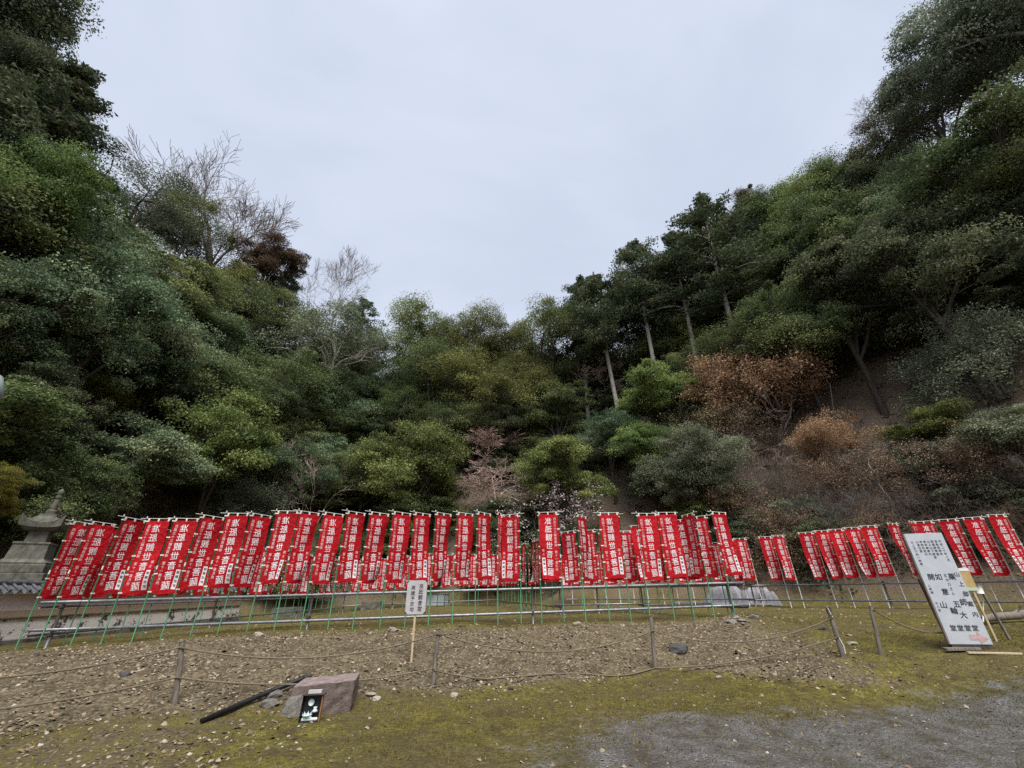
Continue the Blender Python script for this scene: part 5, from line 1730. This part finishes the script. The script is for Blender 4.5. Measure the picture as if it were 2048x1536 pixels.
p0 = far(62, 1110, 21.5)
tw = empty('stone_tower', (p0[0], p0[1], hz(p0[0], p0[1])), R(33), label='old lichened stone pagoda with stepped base and ringed spire behind the wall', cat='stone tower')
tw.scale = (.58, .58, 1.0)
gz0 = hz(p0[0], p0[1])
sc_t = 21.5 / 20.6
Z = lambda px, py: (far(px, py, 21.5)[2] - gz0)
z1, z2, z3, z4, z5, z6, z7, z8 = Z(50, 1165), Z(55, 1130), Z(60, 1128), Z(72, 1090), Z(75, 1086), Z(82, 1066), Z(95, 1040), Z(112, 987)
g_ = M['granite']
def tp(nm, m, par=tw): return add(nm, m.mesh(nm, g_), par)
tp('foundation', MB().cbox((0, 0, z1 * .5 - .1), (2.9, 2.9, z1 + .1), .03))
tp('base_step', MB().cbox((0, 0, z1 + (z2 - z1) * .27), (2.35, 2.35, (z2 - z1) * .46), .025))
tp('base_step', MB().cbox((0, 0, z1 + (z2 - z1) * .75), (2.05, 2.05, (z2 - z1) * .5), .025))
tp('ledge', MB().lathe([(.98, z2), (1.0, z2 + .05), (.82, z2 + .14), (.80, z2 + .16)], sq=True))
tp('pedestal', MB().lathe([(.78, z2 + .16), (.77, z2 + .2), (.72, z5 - .10), (.76, z5 - .05), (.74, z5)], sq=True))
tp('body', MB().lathe([(.44, z5), (.43, z5 + .1), (.41, z6), (.41, z6 + .04)], sq=True))
# roof with upturned corner ears
rm = MB()
rz0, rz1 = z6 + .04, z7
N = 9
top, bot = [], []
def ring(h, w, up):
    v = []
    for sgn in range(4):
        for k in range(N - 1):
            t = k / (N - 1) * 2 - 1
            x, y = t * w, -w
            e = abs(t) ** 3
            x, y = x * (1 + .05 * e), y * (1 + .05 * e)
            a = sgn * math.pi / 2
            v.append((x * math.cos(a) - y * math.sin(a), x * math.sin(a) + y * math.cos(a), h + up * e))
    return v
rings = [ring(rz0, .46, 0), ring(rz0 + .05, .62, .0), ring(rz0 + .10, .82, .06), ring(rz0 + .26, .86, .26), ring(rz0 + .29, .72, .05), ring(rz0 + .40, .50, .0), ring(rz0 + .48, .36, 0), ring(rz0 + .56, .34, 0)]
nr_ = len(rings[0])
V = [q for r_ in rings for q in r_]
F = [[i * nr_ + k, i * nr_ + (k + 1) % nr_, (i + 1) * nr_ + (k + 1) % nr_, (i + 1) * nr_ + k] for i in range(len(rings) - 1) for k in range(nr_)]
F += [[(len(rings) - 1) * nr_ + k for k in range(nr_)]]
tp('roof', MB().put(V, F))
zs = rz0 + .56
zr = max(z8 - .36, zs + .5)
sp = tp('spire', MB().lathe([(.24, zs), (.25, zs + .12), (.15, zs + .16), (.13, zr)], 14))
for k in range(8):
    zz = zs + .2 + (zr - zs - .22) * k / 7
    add('spire_ring', MB().lathe([(.13 - .004 * k, zz - .022), (.175 - .007 * k, zz - .012), (.175 - .007 * k, zz + .012), (.13 - .004 * k, zz + .022)], 14).mesh('spire_ring', g_, True), sp)
add('finial', MB().lathe([(.09, zr), (.15, zr + .06), (.15, zr + .10), (.09, zr + .15), (.10, zr + .17), (.15, zr + .24), (.12, zr + .31), (.03, zr + .37)], 14).mesh('finial', g_, True), sp)
for a in range(4):
    an = math.pi / 4 + a * math.pi / 2
    x1, y1 = math.cos(an) * 1.2, math.sin(an) * 1.2
    pts = [(x1 * (1 - t) + .1 * t * math.cos(an), y1 * (1 - t) + .1 * t * math.sin(an), (rz0 + .52) * (1 - t) + (zr - .02) * t - .22 * 4 * t * (1 - t) * .6) for t in np.linspace(0, 1, 9)]
    add('chain', MB().tube(pts, .016, 5).mesh('chain', M['steel_dark']), tw)

# lamp head just reaching into the picture
p0 = far(-36, 778, 12.0)
lm = empty('street_lamp', (p0[0], p0[1], hz(p0[0], p0[1])), label='pale green frosted lamp head at the very picture edge', cat='lamp')
hh = p0[2] - hz(p0[0], p0[1])
add('post', MB().tube([(-.25, 0, -.2), (-.25, 0, hh - .2), (-.2, 0, hh + .3), (0, 0, hh + .36)], .04, 9).mesh('post', M['steel'], True), lm)
add('shade', MB().lathe([(.03, hh + .36), (.16, hh + .30), (.27, hh + .05), (.28, hh - .10), (.20, hh - .26), (.05, hh - .33)], 18).mesh('shade', M['lamp_glass'], True), lm)


# ------------------------------------------------------------------ heap of sheets and timber behind the racks
def sheet(p, w, d, h, seed, mat, nm, label, cat, group=None, rz=0.0):
    nx_, ny_ = 26, 14
    X, Y = np.meshgrid(np.linspace(-1, 1, nx_), np.linspace(-1, 1, ny_))
    r = np.maximum(np.abs(X), np.abs(Y) * .98)
    zz = h * (1 - sst(.5, 1.0, r)) * (.74 + .26 * vnoise(X * 1.9 + seed, Y * 2.6, seed)) + .06 * h * vnoise(X * 6, Y * 6, seed + 1) * (1 - sst(.8, 1, r))
    fold = .05 * np.sin(X * 19 + seed) * sst(.45, .9, np.abs(Y))
    V = np.stack([X * w * .5, Y * d * .5 * (1 + fold), zz], -1).reshape(-1, 3)
    ii = np.arange(nx_ * ny_).reshape(ny_, nx_)
    F = np.stack([ii[:-1, :-1], ii[:-1, 1:], ii[1:, 1:], ii[1:, :-1]], -1).reshape(-1, 4)
    root = empty(nm, (p[0], p[1], hz(p[0], p[1])), rz, label=label, cat=cat, group=group)
    add('cover', np_mesh('cover', V, F, mat, smooth=True), root)
    add('cord', MB().tube([(-w * .2, -d * .52, .05), (-w * .2, -d * .3, h * .85), (-w * .2, 0, h * 1.02), (-w * .2, d * .4, h * .7)], .012, 5).mesh('cord', M['rope']), root)
    return root


def xy(px, dist):
    d = ray(px, 1190); h = math.hypot(d[0], d[1]); return (d[0] / h * dist, d[1] / h * dist)
sheet(xy(1450, 25.5), 2.3, 1.2, 1.0, 3, M['tarp'], 'covered_pile', 'largest pile under a white sheet behind the corner of the front rack', 'covered pile', 'piles under white sheets', R(-35))
sheet(xy(1503, 25.2), 1.3, 1.0, .85, 5, M['tarp'], 'covered_pile', 'crumpled white sheet over a smaller pile beside the largest one', 'covered pile', 'piles under white sheets', R(-30))
sheet(xy(1536, 24.6), .9, .8, .75, 8, M['tarp'], 'covered_pile', 'small round pile under a pale sheet next to the crumpled one', 'covered pile', 'piles under white sheets', R(-20))
for px, dist, L_, rz, lab in ((1478, 24.4, 2.6, -38, 'long pale beam lying in front of the white-sheeted piles'), (1425, 24.9, 1.9, -30, 'short pale beam below the largest sheeted pile'), (1375, 25.6, 1.6, -42, 'pale plank beside the sheeted piles')):
    x, y = xy(px, dist)
    add('timber_beam', MB().cbox((0, 0, .08), (L_, .10, .09), .006).mesh('timber_beam', M['wood_grey'] if px == 1425 else M['pole_white']), loc=(x, y, hz(x, y)), rot=(0, 0, R(rz)), label=lab, cat='beam', group='timber lying by the sheeted piles')
x, y = xy(877, 29.6)
cr = empty('storage_crate', (x, y, hz(x, y)), .02, label='pale blue panelled crate behind the back row of banners', cat='crate')
add('shell', MB().cbox((0, 0, .33), (1.35, .6, .62), .01).mesh('shell', M['pale_blue']), cr)
add('lid', MB().cbox((0, 0, .665), (1.42, .66, .04), .008).mesh('lid', M['steel']), cr)
for sx in (-.45, 0, .45):
    add('rib', MB().cbox((sx, -.315, .33), (.05, .022, .60), .004).mesh('rib', M['steel']), cr)
p0 = ground_hit(962, 1030)
x, y = p0[0], p0[1]
cb = empty('metal_cabinet', (x, y, hz(x, y) - .1), .1, label='pale green metal box half hidden by the dark bush behind the back row', cat='cabinet')
hc = .75
add('shell', MB().cbox((0, 0, hc / 2), (1.1, .6, hc), .012).mesh('shell', M['lamp_glass']), cb)
add('roof', MB().cbox((0, -.03, hc + .03), (1.22, .72, .06), .01).mesh('roof', M['steel']), cb)
# stone wall pieces beyond the wall end
for px, dist, w, lab in ((580, 27.5, 1.6, 'low grey stone step beyond the wall end'), (745, 29.0, 1.1, 'weathered stone block under the back row')):
    x, y = xy(px, dist)
    me = block(w, .5, .5, (0, .1), 6, 3, 3, .03); me.materials.append(M['granite']); me.name = 'stone_step'
    add('stone_step', me, loc=(x, y, hz(x, y) - .05), rot=(0, 0, .1), label=lab, cat='stone step')

# pale bare branches arching out of the thicket
for px, top, bx_, by_, lab in ((1735, 925, 1790, 1020, 'long pale bare branch arching down in front of the brown thicket'), (1560, 930, 1640, 960, 'pale crooked branch lying across the brown thicket'), (1625, 735, 1660, 770, 'curled pale vine at the top of the bare slope')):
    q = ground_hit(px, 0.5 * (top + by_) + 60)
    if q is None: continue
    rr_ = np.hypot(q[0], q[1]) - 1.2
    A_, B_ = far(px, top, rr_), far(bx_, by_, rr_ - .6)
    gq = np.random.default_rng(px)
    tt = np.linspace(0, 1, 9)[:, None]
    pts = A_ + (B_ - A_) * tt + np.array([0, 0, .5]) * np.sin(tt * 3.14) + gq.normal(size=(9, 3)) * .07
    pts = np.concatenate([pts, [[pts[-1][0], pts[-1][1] + .8, hz(pts[-1][0], pts[-1][1] + .8) - .05]]])
    br = empty('bare_branch', tuple(pts[-1]), label=lab, cat='branch')
    add('stem', MB().tube(pts - pts[-1], np.linspace(.012, .035, len(pts)), 6).mesh('stem', M['bark_pale'], True), br)
    for k in (1, 3, 4):
        s_ = pts[k] - pts[-1]
        add('twig', MB().tube([s_, s_ + np.array([gq.uniform(-.4, .4), -.1, .35]), s_ + np.array([gq.uniform(-.7, .7), -.2, .5])], [.012, .008, .005], 5).mesh('twig', M['bark_pale'], True), br)
